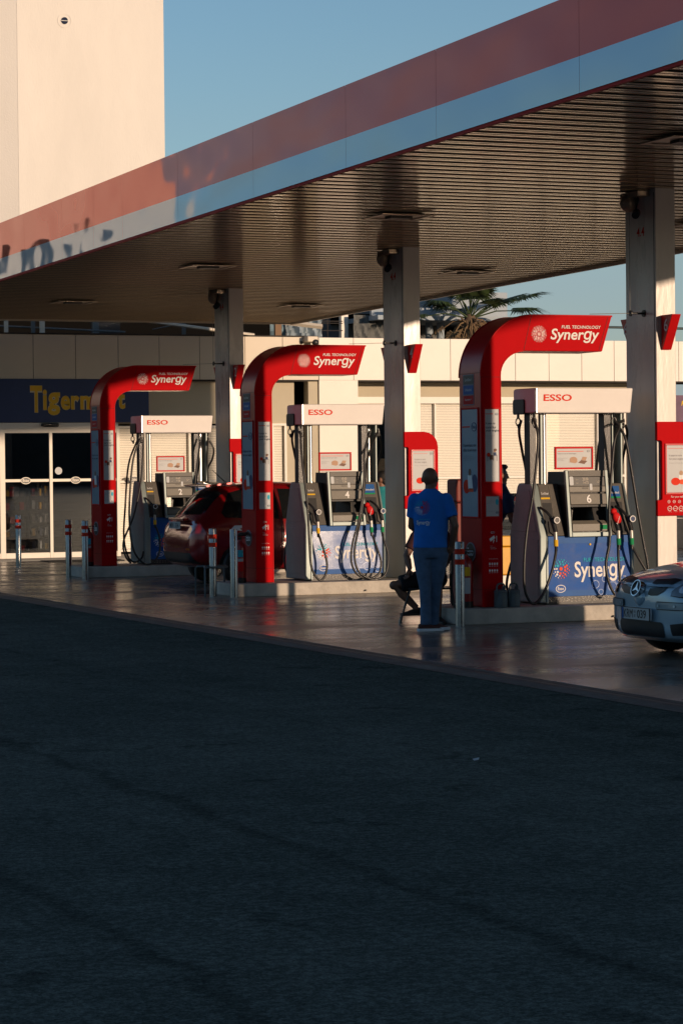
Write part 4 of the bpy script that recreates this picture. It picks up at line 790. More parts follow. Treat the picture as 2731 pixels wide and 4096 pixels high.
sheet(8.2, 10.0, 31.5, 4.6, 5.7, mat('blue_tarp', (.16, .25, .30), .6, var=.3, vs=4), 'blue_sheet', bb); sheet(9.95, 10.9, 31.4, 4.6, 5.6, tarp, 'clear_sheet', bb); sheet(11.8, 12.7, 31.6, 4.6, 5.5, mat('dull_sheet', (.13, .135, .13), .7, var=.2, vs=2), 'dull_sheet', bb, .05)
m = MB(mat('rust_post', (.22, .13, .07), .8)); m.box(9.52, 9.68, 31.0, 31.1, 3, 6); m.build('rusty_post', bb)
# left tower
tw = thing('white_tower_block', 'tall blank white rendered building wall at the upper left', 'building')
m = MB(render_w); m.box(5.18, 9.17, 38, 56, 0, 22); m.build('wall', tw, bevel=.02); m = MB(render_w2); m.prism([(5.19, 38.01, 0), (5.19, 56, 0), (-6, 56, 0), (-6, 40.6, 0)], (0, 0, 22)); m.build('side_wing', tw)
m = MB(darkp); m.ell(FR(0, 38), 6.46, 13.43, .09, d0=0, d1=.02); m.M(render_w2).ring(FR(0, 38), 6.46, 13.43, .19, .19, .02, 0, .01, 28); m.rect(FR(0, 38), 6.36, 6.56, 13.42, 13.435, .02, .03); m.build('vent', tw)
# palm
pm = thing('fan_palm', 'fan palm with green fronds and a skirt of dead leaves above the shop roof', 'palm tree', (14.2, 30, 0))
m = MB(barkm); m.tube([(0, 0, 0), (.03, 0, 2.5), (0, 0, 5.2), (0, 0, 5.45)], [.22, .19, .2, .1], 12)
for i in range(60): a = i * 2.4; z = 4.2 + i * .018; m.tube([(.17 * cos(a), .17 * sin(a), z), (.30 * cos(a), .30 * sin(a), z + .13)], [.04, .015], 5)
m.build('trunk', pm, smooth=40)
def frond(m, base, az, el, L, R, droop, n=34, mm=None):
    m.M(mm); d = V((cos(az) * cos(el), sin(az) * cos(el), sin(el))); b = V(base); mid = b + d * L * .5 + V((0, 0, .04)); tip = b + d * L + V((0, 0, -.12 * L * droop))
    m.tube([b, mid, tip], [.022, .016, .011], 5); ax = (tip - mid).normalized(); sd_ = ax.cross(Z).normalized(); nn = sd_.cross(ax)
    for i in range(n):
        a = -2.0 + 4.0 * i / (n - 1); dr = ax * cos(a) + sd_ * sin(a); Lr = R * (1 - .22 * abs(a) / 2) * random.uniform(.85, 1.08); w = .026 * R / .6
        e1 = tip + dr * Lr * .55 + nn * .05; e2 = tip + dr * Lr + V((0, 0, -droop * Lr * random.uniform(.1, .32))); sp = nn.cross(dr).normalized() * w
        m.add([tip, e1 + sp, e2, e1 - sp], [(0, 1, 2, 3)])
m = MB(greenl)
for i in range(17): frond(m, (.05 * cos(i), .05 * sin(i), 5.35), i * 2.399, random.uniform(.25, 1.2), random.uniform(.7, 1.05), random.uniform(.5, .65), random.uniform(.3, 1), 44, greenl)
frond(m, (.05, 0, 5.35), -.25, .42, 1.4, .85, .5, 44, greenl); frond(m, (.05, 0, 5.35), -.5, .22, 1.2, .8, .6, 44, greenl); frond(m, (.05, 0, 5.35), -.1, .5, 1.1, .8, .6, 44, greenl); frond(m, (-.05, 0, 5.35), pi + .3, .42, 1.05, .6, .9, 40, greenl); frond(m, (-.05, 0, 5.35), pi - .3, .15, 1.15, .5, .9, 36, greenl)
m.build('crown', pm, recalc=False)
m = MB(deadl)
for i in range(95): frond(m, (.12 * cos(i * 2.4), .12 * sin(i * 2.4), random.uniform(4.9, 5.35)), i * 2.399, random.uniform(-1.2, -.15), random.uniform(.35, .85), random.uniform(.3, .5), 1.5, 12, mm=deadl)
m.build('dead_skirt', pm, recalc=False)
# right background
o = thing('billboard', 'purple billboard with a yellow letter beyond the right end of the shop', 'billboard', (28.4, 45, 0)); m = MB(purple); m.box(.1, 6, 0, .2, 3.1, 3.95); m.build('board', o); m = MB(yellowp); m.txt(FR(), 'P', .38, 3.62, h=.15, off=.03, d=.005, shear=.2); m.build('letter', o); m = MB(steelb); m.box(.5, .7, .21, .4, 0, 3.5); m.box(4, 4.2, .21, .4, 0, 3.5); m.build('post', o)
o = thing('stone_wall', 'rough grey stone wall beyond the shop at the right edge', 'wall'); m = MB(concm); m.box(26, 44, 44, 44.4, 0, 3.05); m.build('masonry', o); m = MB(greenl)
m = thing('low_block_wall', 'low grey block wall and dark step seen behind the silver car at the right edge', 'wall'); q = MB(concm); q.box(14.6, 20, 20.4, 20.9, 0, .62); q.box(14.6, 20, 20.35, 20.95, .64, .72); q.build('blocks', m, bevel=.01); q = MB(black); q.box(14.6, 20, 20.6, 20.9, .74, 1.1); q.build('dark_top', m)
o = thing('overhead_wires', 'thin overhead wires crossing the sky at the right edge', 'wires'); m = MB(mat('wire_black', (.01, .03, .035), .6)); m.tube([(15.6, 30, 6.35), (18, 28, 8.2)], .012, 5); m.tube([(15.4, 28, 5.07), (22, 28, 5.04)], .03, 6); m.build('wire', o)
for i, (x_, y_) in enumerate(((-5.9, -12.1), (-6.9, -16.9), (-8.6, -6.4))):
    m = MB((poster, galv, deadl)[i]); q = .035; m.prism([(x_, y_, .004), (x_ + q, y_ + .01, .006), (x_ + q * 1.3, y_ + q * .7, .016), (x_ + .2 * q, y_ + q, .008)], (0, 0, .003))
    tag(m.build('litter'), ('tiny pale paper scrap lying on the dark asphalt', 'tiny grey pebble lying on the near asphalt', 'small dry leaf lying on the far asphalt')[i], 'litter')
# buildings out of frame that shade, or are mirrored in the fascia
def block(lab, loc, rz, w, d, h, mm, win=True):
    o = thing('apartment_block', lab, 'building', loc, rz, group='buildings around the station')
    m = MB(mm); m.box(-w, 0, -d, 0, 0, h); m.box(-w - .2, .2, -d - .2, .2, h, h + .3); m.build('wall', o)
    nf = int(h // 3); stp = 2.6 if w < 20 else 5.4
    for f in range(nf):
        x = -w + 1.2
        while x < -1.5:
            m = MB(carglass); yy = -d if w < 20 else 0; m.box(x, x + 1.3, yy - .03, yy + .03, f * 3 + 1.0, f * 3 + 2.4); m.M(white).frame(FR(x, yy - .03, f * 3 + 1.0) if w < 20 else (V((x + 1.3, yy + .03, f * 3 + 1.0)), -X, Z), 0, 1.3, 0, 1.4, .07, 0, .04)
            m.build('window', o); x += stp
hd = MB(greenl); rh = random.Random(5)  # unseen hedge added to keep the cream block out of low reflections
for i in range(5200):
    c = V((rh.uniform(-26, -4.5), rh.uniform(37.2, 38.2), rh.uniform(0, 1) ** .8 * (4.2 + .9 * sin(i * .7)))); a = rh.uniform(0, 6.28); d = V((cos(a), sin(a) * .6, rh.uniform(-.6, .6))) * rh.uniform(.15, .3); e = V((-sin(a) * .3, .2, rh.uniform(.4, 1))) * .16
    hd.add([c - d, c + e, c + d, c - e], [(0, 1, 2, 3)])
hd.M(mat('hedge_inner', (.02, .03, .012), .9)).box(-26, -4.6, 37.6, 38.0, 0, 3.6)
tag(hd.build('hedge', recalc=False), 'dark hedge added to block low reflections, left of the forecourt, out of view', 'hedge')
ca, sa = cos(AL), sin(AL)
def AS(a, s): return V((a * ca - s * sa, a * sa + s * ca, 0))
block('grey apartment block across the road behind the camera', AS(-.75, -75), AL, 60, 12, 17, conc2)
for a, y0, w, h in ((-6.0, 46, 10.2, 11.8),): block('cream apartment block left of the station, mirrored in the canopy fascia', V((a, y0 + 10, 0)), 0, w, 10, h, render_w)
block('low cream house left of the station, mirrored in the canopy fascia', V((-18.5, 52, 0)), 0, 14, 8, 5.5, render_w)
# ------------------------------------------------------------------ added roof slab for shade and the skyline behind the camera
o = thing('added_shade_roof', 'plain flat roof slab added to shade the shop front, out of view to the right', 'canopy', AS(9, -15), AL)  # unseen slab on posts, added to shade the parapet and sign band
m = MB(conc2); m.box(-4.6, 4.2, -3, 3, 6.45, 8.4); m.build('roof', o); m = MB(conc2); m.box(3.9, 4.15, -.2, .2, 0, 6.45); m.box(3.9, 4.15, 2.2, 2.6, 0, 6.45); m.build('post', o)
rs = random.Random(3)
for i in range(26):
    az = rad(-150 + i * 9.2); D = rs.uniform(150, 230); h = D * math.tan(rad(rs.uniform(2.6, 4.2))); w = rs.uniform(22, 40)
    p = V((D * cos(az - rad(30)), D * sin(az - rad(30)), 0))
    if p.y > 60 or (p.x > 0 and p.y > 20): continue
    o = thing('distant_block', 'plain distant town block on the skyline behind the camera', 'building', p, az - rad(30) + pi / 2, group='distant town blocks behind the camera')
    m = MB(conc2); m.box(-w / 2, w / 2, -6, 6, 0, h); m.build('wall', o)

# ------------------------------------------------------------------ people
def ringz(z, cx, cy, hw, hd, n=20, rot=0):
    out = []
    for k in range(n):
        a = 2 * pi * k / n; x, y = hw * cos(a), hd * sin(a); out.append(V((cx + x * cos(rot) - y * sin(rot), cy + x * sin(rot) + y * cos(rot), z)))
    return out
def hand(m, w, d, side):
    d = V(d).normalized(); s = d.cross(Z)
    s = s.normalized() if s.length > .1 else X.copy(); n = s.cross(d)
    m.tube([w, w + d * .03, w + d * .085], [.026, .036, .038], 10, flat=.55)
    for i, L in enumerate((.062, .072, .068, .052)):
        b = w + d * .08 + s * (-.027 + .018 * i); m.tube([b, b + d * L * .5 + n * .006, b + d * L * .85 + n * .022, b + d * L + n * .032], [.0095, .009, .008, .006], 8)
    b = w + d * .025 + s * (-.03); m.tube([b, b + d * .03 - s * .025, b + d * .06 - s * .03 + n * .01], [.012, .011, .008], 8)
def head(m, c, f, bald=True):
    f = V(f).normalized(); s = V((f.y, -f.x, 0)); R = Matrix((s, f, Z)).transposed()
    m.ball(c + f * -.012 + Z * .02, (.082, .098, .098), 20, R); m.ball(c + f * .022 + Z * -.045, (.062, .072, .078), 16, R)
    m.tube([c + f * .088 + Z * .015, c + f * .105 + Z * -.012, c + f * .118 + Z * -.03, c + f * .092 + Z * -.04], [.010, .012, .016, .012], 8)
    m.ball(c + f * .086 + Z * -.068, (.028, .012, .008), 10, R); m.ball(c + f * .07 + Z * -.108, (.03, .022, .02), 10, R); m.ball(c + f * .078 + Z * .034, (.05, .02, .010), 10, R)
    for q in (-1, 1): m.ball(c + s * q * .092 + f * -.012 + Z * -.010, (.014, .024, .036), 12, R); m.ball(c + s * q * .030 + f * .086 + Z * .006, (.015, .01, .010), 8, R)
def human(nm, lab, loc, rz, c, f, neck, torso, arms, legs, skin, shirt, pants, short=False, hair=False, sleeve=.55, shoes=shoebr, vox=.0085):
    t = thing('person', lab, 'person', loc, rz); c = V(c); neck = V(neck)
    m = MB(skin); head(m, c, f); m.tube([c + Z * -.05, neck, neck + Z * -.08], [.056, .060, .075], 14)
    m.rings([ringz(z, cx, cy, hw * .9, hd * .88) for z, cx, cy, hw, hd in torso])
    for (a, b, w, hd) in arms:
        a, b, w = V(a), V(b), V(w); m.tube([a, a.lerp(b, .5), b, b.lerp(w, .35), w], [.05, .047, .040, .042, .028], 12); m.ball(a, .052); m.ball(b, .04); hand(m, w, hd, 1)
    for (h, k, a, toe) in legs:
        h, k, a = V(h), V(k), V(a); toe = V(toe).normalized(); m.tube([h, h.lerp(k, .5), k, k.lerp(a, .35), a], [.082, .070, .052, .054, .036], 12); m.ball(k, .053); m.tube([a, a + Z * -.05 + toe * .03, a + Z * -.06 + toe * .14], [.036, .036, .025], 10)
    body = m.build('body', t, remesh=vox, smo=2)
    fv = V(f).normalized(); s = V((fv.y, -fv.x, 0)); m = MB(wht)
    for q in (-1, 1): m.M(wht).ball(c + s * q * .030 + fv * .090 + Z * .006, .0095, 10); m.M(black).ball(c + s * q * .030 + fv * .0965 + Z * .006, .0045, 8)
    m.build('eyes', body, smooth=60)
    if hair:
        m = MB(hairm); R = Matrix((s, fv, Z)).transposed(); m.ball(c + fv * -.022 + Z * .035, (.090, .100, .098), 20, R); m.ball(c + fv * .055 + Z * .098, (.06, .05, .035), 12, R); m.ball(c + fv * -.055 + Z * -.03, (.07, .05, .06), 12, R); m.build('hair', t, remesh=.009, smo=1)
    m = MB(shirt); T = torso; m.rings([ringz(z, cx, cy, hw, hd) for z, cx, cy, hw, hd in T])
    top = T[-1]; m.rings([ringz(top[0] - .015, top[1], top[2], top[3], top[4]), ringz(neck.z + .005, neck.x, neck.y, .070, .066), ringz(neck.z + .012, neck.x, neck.y, .064, .06)])
    for (a, b, w, hd) in arms:
        a, b = V(a), V(b); e = a.lerp(b, sleeve * 1.2) if sleeve <= .8 else b; m.ball(a, .072, 14); m.tube([a, a.lerp(e, .5), e], [.074, .070, .069], 14)
    sh = m.build('shirt', t, remesh=.0105, smo=4)
    m = MB(pants); z0 = T[0]; hipz = legs[0][0][2]
    m.rings([ringz(hipz - .06, z0[1], z0[2], z0[3] * .86, z0[4] * .9), ringz(hipz, z0[1], z0[2], z0[3] * .985, z0[4] * 1.0), ringz(z0[0] + .02, z0[1], z0[2], z0[3] * .97, z0[4] * .97)])
    for (h, k, a, toe) in legs:
        h, k, a = V(h), V(k), V(a)
        if short: m.tube([h, h.lerp(k, .4), h.lerp(k, .80)], [.115, .108, .098], 14)
        else: m.tube([h, h.lerp(k, .5), k, k.lerp(a, .5), k.lerp(a, .9), a + Z * -.01], [.106, .088, .064, .058, .060, .066], 14)
    m.build('trousers' if not short else 'shorts', t, remesh=.011, smo=3)
    for (h, k, a, toe) in legs:
        a = V(a); toe = V(toe).normalized(); sd = toe.cross(Z); base = V((a.x, a.y, a.z - .085))
        m = MB(shoes); rg = []
        for q, w, z1 in ((-.085, .026, .05), (-.075, .036, .085), (-.02, .041, .095), (.05, .044, .075), (.12, .046, .052), (.165, .038, .038), (.19, .020, .028)):
            ctr = base + toe * q; rg.append([ctr + sd * w * cos(2 * pi * i / 14) + Z * (.018 + (z1 - .018) * (.5 + .5 * sin(2 * pi * i / 14))) for i in range(14)])
        m.rings(rg); so = m.build('shoe', t, smooth=60)
        m = MB(solew if shoes is shoebr else black); pts = [(q, w) for q, w in ((-.095, .02), (-.085, .038), (-.02, .044), (.05, .047), (.12, .05), (.17, .042), (.2, .02))]
        pts = pts + [(q, -w) for q, w in pts[::-1]]; m.plate((base, toe, toe.cross(Z) * -1), pts, 0, .034); m.build('sole', so, bevel=.006)
    return t, sh
O1 = V((-1.12, -1.0, 0))
man, shirt_o = human('man', 'bald man standing in a blue t-shirt and jeans, seen from behind', (-1.10, -1.0, 0), -YAW, (.008, 0.02, 1.655), (.55, .83, 0), (.006, 0, 1.535),
    [(.905, -.004, 0, .186, .130), (1.0, .0, 0, .182, .132), (1.12, .010, 0, .183, .130), (1.26, .008, 0, .196, .128), (1.38, .006, 0, .206, .122), (1.45, .006, 0, .198, .105), (1.49, .006, 0, .15, .085)],
    [((-.165, .0, 1.43), (-.20, .06, 1.14), (-.06, .24, 1.03), (.5, .8, -.05)), ((.175, -.0, 1.43), (.268, -.05, 1.14), (.235, .05, .93), (-.25, .3, -.9))],
    [((-.092, 0, .86), (-.062, -.03, .47), (-.058, -.02, .088), (.97, .25, 0)), ((.095, 0, .86), (.052, .05, .46), (.030, .16, .088), (.9, .42, 0))],
    skin1, tshirt, jeans)
def evalbvh(o):
    bpy.context.view_layer.update(); dg = bpy.context.evaluated_depsgraph_get(); e = o.evaluated_get(dg); me = e.to_mesh()
    b = BVHTree.FromPolygons([v.co.copy() for v in me.vertices], [list(p.vertices) for p in me.polygons]); e.to_mesh_clear(); return b
def drape(mb, bvh, pl, faces2d, lift=.004, res=.05, dist=6.0):
    """faces2d: list of polygons in plane pl; shot along -normal onto the surface"""
    o, r, u = pl; n = r.cross(u)
    for poly in faces2d:
        bm = bmesh.new(); vs = [bm.verts.new((x, y, 0)) for x, y in poly]; bm.faces.new(vs); bmesh.ops.triangulate(bm, faces=bm.faces)
        for _ in range(7):
            es = [e for e in bm.edges if e.calc_length() > res]
            if not es: break
            bmesh.ops.subdivide_edges(bm, edges=es, cuts=1); bmesh.ops.triangulate(bm, faces=[f for f in bm.faces if len(f.verts) > 3])
        bm.verts.index_update(); pts = []; ok = []
        for v in bm.verts:
            p = o + r * v.co.x + u * v.co.y; h = bvh.ray_cast(p + n * dist, -n, dist * 3)
            ok.append(h[0] is not None); pts.append((h[0] + n * lift * .6 + h[1].normalized() * lift * (1 if h[1].dot(n) > 0 else -1)) if h[0] is not None else p)
        fs = [[v.index for v in f.verts] for f in bm.faces if all(ok[v.index] for v in f.verts)]
        mb.add(pts, fs); bm.free()
    return mb
bv = evalbvh(shirt_o); m = MB(wht)
for q, (ff, dr, n) in enumerate([(0, .18, 1), (.44, .11, 9), (.66, .09, 14), (.87, .06, 18)]):
    for k in range(n):
        a = 2 * pi * (k + .5 * q) / n; x, y = ff * cos(a), ff * sin(a)
        m.M(redp if (q == 0 or (x > 0 and abs(y) < .8)) else (cyanp if y > .1 else wht)); drape(m, bv, FR(), [[(-.088 + x * .088 + dr * .088 * cos(t), 1.345 + y * .092 + dr * .088 * sin(t)) for t in [i * pi / 4 for i in range(8)]]], .003, .1, 2)
def drtxt(mb, bvh, pl, t, x, y, w, h, off=.02, shear=0, lift=.003):
    vs, fs, bb = textgeo(t, off, shear, 1); o, r, u = pl; n = r.cross(u); out = []
    for a, b in vs:
        p = o + r * (x + (a - bb[0]) * w / (bb[2] - bb[0])) + u * (y + (b - bb[1]) * h / (bb[3] - bb[1])); hh = bvh.ray_cast(p + n * 2, -n, 9); out.append(hh[0] + n * lift if hh[0] is not None else p)
    mb.add(out, fs)
m.build('shirt_emblem', shirt_o, recalc=False); m = MB(wht)
m.M(wht); drtxt(m, bv, FR(), 'Synerɡy', -.148, 1.148, .142, .058); m.M(cyanp); drtxt(m, bv, FR(), 'FUEL TECHNOLOGY', -.125, 1.212, .12, .011)
m.build('shirt_lettering', shirt_o, recalc=False)
human('seated', 'seated man in black shorts, mostly hidden behind the standing man', (-.50, .40, 0), -YAW, (.03, .08, 1.22), (-.9, -.3, 0), (.04, .08, 1.09),
    [(.47, .06, .08, .165, .13), (.60, .06, .08, .16, .13), (.75, .05, .08, .17, .13), (.9, .04, .08, .185, .12), (1.0, .04, .08, .18, .10), (1.045, .04, .08, .13, .08)],
    [((-.12, .06, .985), (-.235, .02, .77), (-.20, -.06, .62), (-.3, -.4, -.8)), ((.2, .05, .985), (.24, -.02, .74), (.15, -.14, .60), (-.6, -.6, -.4))],
    [((-.02, .06, .50), (-.385, -.02, .435), (-.125, .03, .17), (-.5, -.2, 0)), ((.12, .06, .50), (.11, -.20, .49), (.115, -.12, .085), (.3, -.9, 0))],
    skin2, maroon, shortsm, short=True, hair=True, shoes=black)
ch = thing('folding_chair', 'thin black metal chair under the seated man', 'chair', (-.50, .40, 0), -YAW)
m = MB(black); m.box(-.22, .28, -.14, .30, .385, .405); m.build('seat', ch, bevel=.006); m = MB(black); m.box(.27, .29, -.12, .28, .55, .85); m.build('backrest', ch, bevel=.006)
for a, b in (((-.2, -.12), (-.325, -.16)), ((-.2, .28), (-.3, .33)), ((.27, -.12), (.32, -.16)), ((.27, .28), (.32, .33))):
    m = MB(black); m.tube([(b[0], b[1], 0), (a[0], a[1], .39)] + ([(.28, a[1], .85)] if a[0] > 0 else []), .011, 8); m.M(steel).tube([(b[0], b[1], 0), (b[0] * .98 + a[0] * .02, b[1], .06)], .013, 8); m.build('leg', ch, smooth=40)
def att(lab, loc, f, shirt, arms, H=1.7, q=0):
    return human('a', lab, loc, -YAW, (0, 0, H - .12), f, (0, -.01, H - .235), [(.93, -q, 0, .16, .11), (1.1, -q * .6, 0, .165, .115), (1.28, -q * .2, 0, .185, .12), (1.4, 0, 0, .18, .10), (1.435, 0, 0, .14, .08)], arms,
        [((-.08 - q, 0, .85), (-.085 - q, .0, .46), (-.09 - q * 1.2, 0, .085), (f[0], f[1], 0)), ((.08 - q, 0, .85), (.085 - q, 0, .46), (.09 - q * 1.2, 0, .085), (f[0], f[1], 0))], skin2 if H < 1.75 else skin1, shirt, navyc, hair=True, shoes=black, vox=.0095)
att('dark haired attendant in a teal shirt half hidden by the pillar beside pump 4', (2.61, 8.85, 0), (-.9, .25, 0), teal, [((-.15, 0, 1.37), (-.2, -.02, 1.08), (-.32, .1, .95), (-1, .2, 0)), ((.16, 0, 1.37), (.2, .02, 1.1), (.05, .1, .95), (-1, .2, 0))], 1.715)
att('dark haired attendant in navy, half hidden by the near arm sign', (1.165, 1.9, 0), (.85, .35, 0), navyc, [((.08, -.08, 1.38), (.14, -.1, 1.12), (.30, -.08, .93), (.6, .2, -.6)), ((-.15, .08, 1.38), (-.2, .1, 1.08), (-.1, .2, .9), (.5, .3, -.6))], 1.79, .22)

# ------------------------------------------------------------------ cars
def loft_car(name, secs, paint, par, lv=2):
    m = MB(paint); rg = []
    for x, pr in secs:
        half = [V((x, -y, z)) for y, z in pr]; rg.append(half + [V((x, y, z)) for y, z in pr[::-1][1:-1]])
    m.rings(rg); o = m.build(name, par, sub=lv); return o
def wheel(par, x, y, side, R=.315, w=.2, spokes=10):
    wr = thing('wheel', None, None); del_ = [k for k in wr.keys()]; wr.parent = par; wr.location = (x, y, R)
    m = MB(rubber); m.lathe((0, 0, 0), [(R * .66, -w / 2), (R * .9, -w / 2), (R * .985, -w * .38), (R, -w * .25), (R, w * .25), (R * .985, w * .38), (R * .9, w / 2), (R * .66, w / 2)], 36, 'y'); m.build('tyre', wr, smooth=40)
    m = MB(rimm); s = side * w / 2; m.ring((V((0, s * .9, 0)), X, Z), 0, 0, R * .67, R * .67, R * .05, -.02, .02, 36)
    for k in range(spokes):
        a = 2 * pi * k / spokes; d = V((cos(a), 0, sin(a))); q = V((-sin(a), 0, cos(a))); o_ = V((0, s * .85, 0)); c2 = V((0, s * .75, 0))
        m.hexa([o_ + d * R * .1 - q * .022, o_ + d * R * .1 + q * .022, o_ + d * R * .64 + q * .012, o_ + d * R * .64 - q * .012, c2 + d * R * .1 - q * .022, c2 + d * R * .1 + q * .022, c2 + d * R * .64 + q * .012, c2 + d * R * .64 - q * .012])
    m.cyl((0, s * .7, 0), (0, s * .92, 0), R * .17, seg=16); m.build('rim', wr, smooth=30); m = MB(black); m.cyl((0, -side * w * .2, 0), (0, side * w * .3, 0), R * .66, seg=30); m.build('hub', wr)
def csec(zb, w, zt, sh=None, hood=True):
    H = zt - zb; sh = sh if sh else zb + .72 * H
    return [(0, zb), (.6 * w, zb), (.93 * w, zb + .03), (w, zb + .28 * H), (w * 1.0, zb + .52 * H), (.965 * w, sh), (.80 * w, zt - .045), (.42 * w, zt - .006), (0, zt)]
# silver roadster: nose at x=0, tail at +4.05
mc = thing('parked_car', 'silver blue roadster nosing in from the right edge with plate KRM 039', 'car', (-1.06, -5.5, 0))
S_ = [(0.0, .32, .16, .60), (.03, .22, .50, .70), (.11, .175, .71, .755), (.24, .165, .81, .80), (.42, .165, .845, .838), (.7, .17, .875, .885), (1.05, .18, .885, .925), (1.4, .18, .89, .965), (2.1, .18, .89, .96), (3.0, .19, .89, .985), (3.5, .2, .875, .985), (3.85, .24, .80, .95), (4.02, .32, .6, .88), (4.05, .4, .35, .8)]
body = loft_car('body', [(x, csec(zb, w, zt)) for x, zb, w, zt in S_], silcar, mc)
bv = evalbvh(body); PF = (V((-1, 0, 0)), -Y, Z)     # looking at the nose: plane normal -X; 2D x = -y
def DR(nm, m_, polys, pl=PF, lift=.004, res=.05, par=mc, b=None):
    out = []
    for p in polys:
        m = MB(m_); drape(m, b or bv, pl, [p], lift, res); out.append(m.build(nm, par, smooth=60, recalc=False))
    return out
def both(p): return [p, [(-x, y) for x, y in p[::-1]]]
DR('upper_grille', black, both([(.16, .70), (.17, .735), (.40, .75), (.50, .74), (.46, .70), (.30, .685)]), par=mc)
DR('lower_grille', black, both([(.15, .60), (.17, .655), (.43, .675), (.38, .63), (.30, .595), (.2, .59)]), par=mc)
DR('grille_wing', silcar2, both([(.14, .668), (.13, .684), (.44, .692), (.52, .684), (.45, .675)]), lift=.014)
DR('bonnet_line', black, both([(.12, .668), (.12, .673), (.36, .672), (.36, .667)]), lift=.006)
DR('lower_intake', black, [rrect(-.40, .40, .215, .355, .05)] + both([(.50, .24), (.49, .34), (.66, .36), (.70, .30), (.68, .25)]))
DR('bumper_insert', silcar2, both(rrect(.30, .70, .475, .535, .02)), lift=.010)
DR('bumper_insert_gap', black, both(rrect(.292, .708, .467, .543, .025)), lift=.005)
DR('parking_sensor', silcar, both([(.345 + .012 * cos(a), .505 + .012 * sin(a)) for a in [i * pi / 5 for i in range(10)]]) + both([(.56 + .012 * cos(a), .505 + .012 * sin(a)) for a in [i * pi / 5 for i in range(10)]]), lift=.016)
hl = both([(.50, .60), (.50, .635), (.56, .69), (.66, .735), (.74, .75), (.80, .73), (.80, .66), (.74, .615), (.62, .59)])
DR('headlight_surround', black, both([(.49, .595), (.49, .64), (.55, .697), (.65, .742), (.74, .757), (.81, .735), (.81, .655), (.75, .605), (.62, .582)]), lift=.004)
h_ = DR('headlight', mat('lamp_glass', (.13, .16, .19), .05, m=.3, coat=1, spec=.9), hl, lift=.009)
for q, hh in zip(both([(.61 + .04 * cos(a), .655 + .035 * sin(a)) for a in [i * pi / 8 for i in range(16)]]), h_): m = MB(chrome); drape(m, bv, PF, [q], .012, .05); m.build('reflector', hh, recalc=False)
DR('chin_lip', silcar2, [[(-.70, .185), (-.70, .20), (.70, .20), (.70, .185)]], lift=.012)
m = MB(silcar); m.ball((.02, 0, .565), (.05, .10, .08), 16); m.build('badge_boss', mc, smooth=60)
R_ = Matrix.Rotation(rad(20), 3, 'Y'); bo = V((-.012, 0, .648))
pl = (bo, -Y, (R_ @ Z)); m = MB(black); m.ell(pl, 0, 0, .076, .072, d0=-.03, d1=.012, seg=28); m.M(chrome).ring(pl, 0, 0, .082, .079, .009, -.02, .026, 32)
for k in range(3):
    a = pi / 2 + k * 2 * pi / 3; t = (.072 * cos(a), .070 * sin(a)); s1_ = (.016 * cos(a + pi / 3), .016 * sin(a + pi / 3)); s2_ = (.016 * cos(a - pi / 3), .016 * sin(a - pi / 3)); m.plate(pl, [(0, 0), s2_, t, s1_], .012, .020)
m.build('star_badge', mc, smooth=30)
pl = (V((-.035, 0, 0)), -Y, Z); m = MB(mat('plate_white', (.48, .50, .50), .4)); m.plate(pl, rrect(-.262, .262, .360, .477, .012), -.02, .006); o = m.build('number_plate', mc, bevel=.002)
m = MB(black); m.frame(pl, -.262, .262, .360, .477, .006, .0, .009); m.M(blueband).rect(pl, -.255, -.222, .367, .470, .006, .0075); m.M(black).txt(pl, 'KRM', -.212, .380, w=.165, h=.078, off=.0, d=.009); m.txt(pl, '039', .035, .380, w=.165, h=.078, off=.012, d=.009); m.txt(pl, '10', -.022, .425, w=.028, h=.026, off=.01, d=.009); m.txt(pl, '07', -.022, .386, w=.028, h=.026, off=.01, d=.009); m.build('plate_characters', o)
for wx in (.78, 3.2):
    for sd in (-1, 1):
        m = MB(black); drape(m, bv, (V((0, 0, 0)), X * (1 if sd < 0 else -1), Z), [[((wx + .345 * cos(a)) * (1 if sd < 0 else -1), .31 + .345 * sin(a)) for a in [i * pi / 14 for i in range(28)] if .31 + .345 * sin(a) > .23]], .004, .08); m.build('wheel_arch', mc, smooth=60, recalc=False)
        wheel(mc, wx, sd * .80, sd, .315, .20)
m = MB(carglass); m.rings([[V((x, w * cos(a) * (1 if abs(cos(a)) < 2 else 1), .90 + (zt - .90) * max(0, sin(a)) ** .6)) for a in [pi * i / 12 for i in range(13)]] for x, w, zt in ((1.38, .70, .93), (1.75, .69, 1.12), (2.05, .66, 1.25), (2.5, .62, 1.275), (2.9, .62, 1.24), (3.3, .68, 1.0))]); m.build('cabin_glass', mc, smooth=60)
m = MB(silcar); m.rings([[V((x, w * cos(a), zt - .05 + .055 * sin(a))) for a in [pi * i / 10 for i in range(11)]] for x, w, zt in ((2.0, .60, 1.25), (2.4, .62, 1.29), (2.8, .60, 1.27))]); m.build('roof', mc, smooth=60)
DR('bonnet_seam', black, [[(-.75, -.03)]][:0] or both([(.62, .775), (.62, .782), (.40, .80), (.40, .793)]), lift=.004)
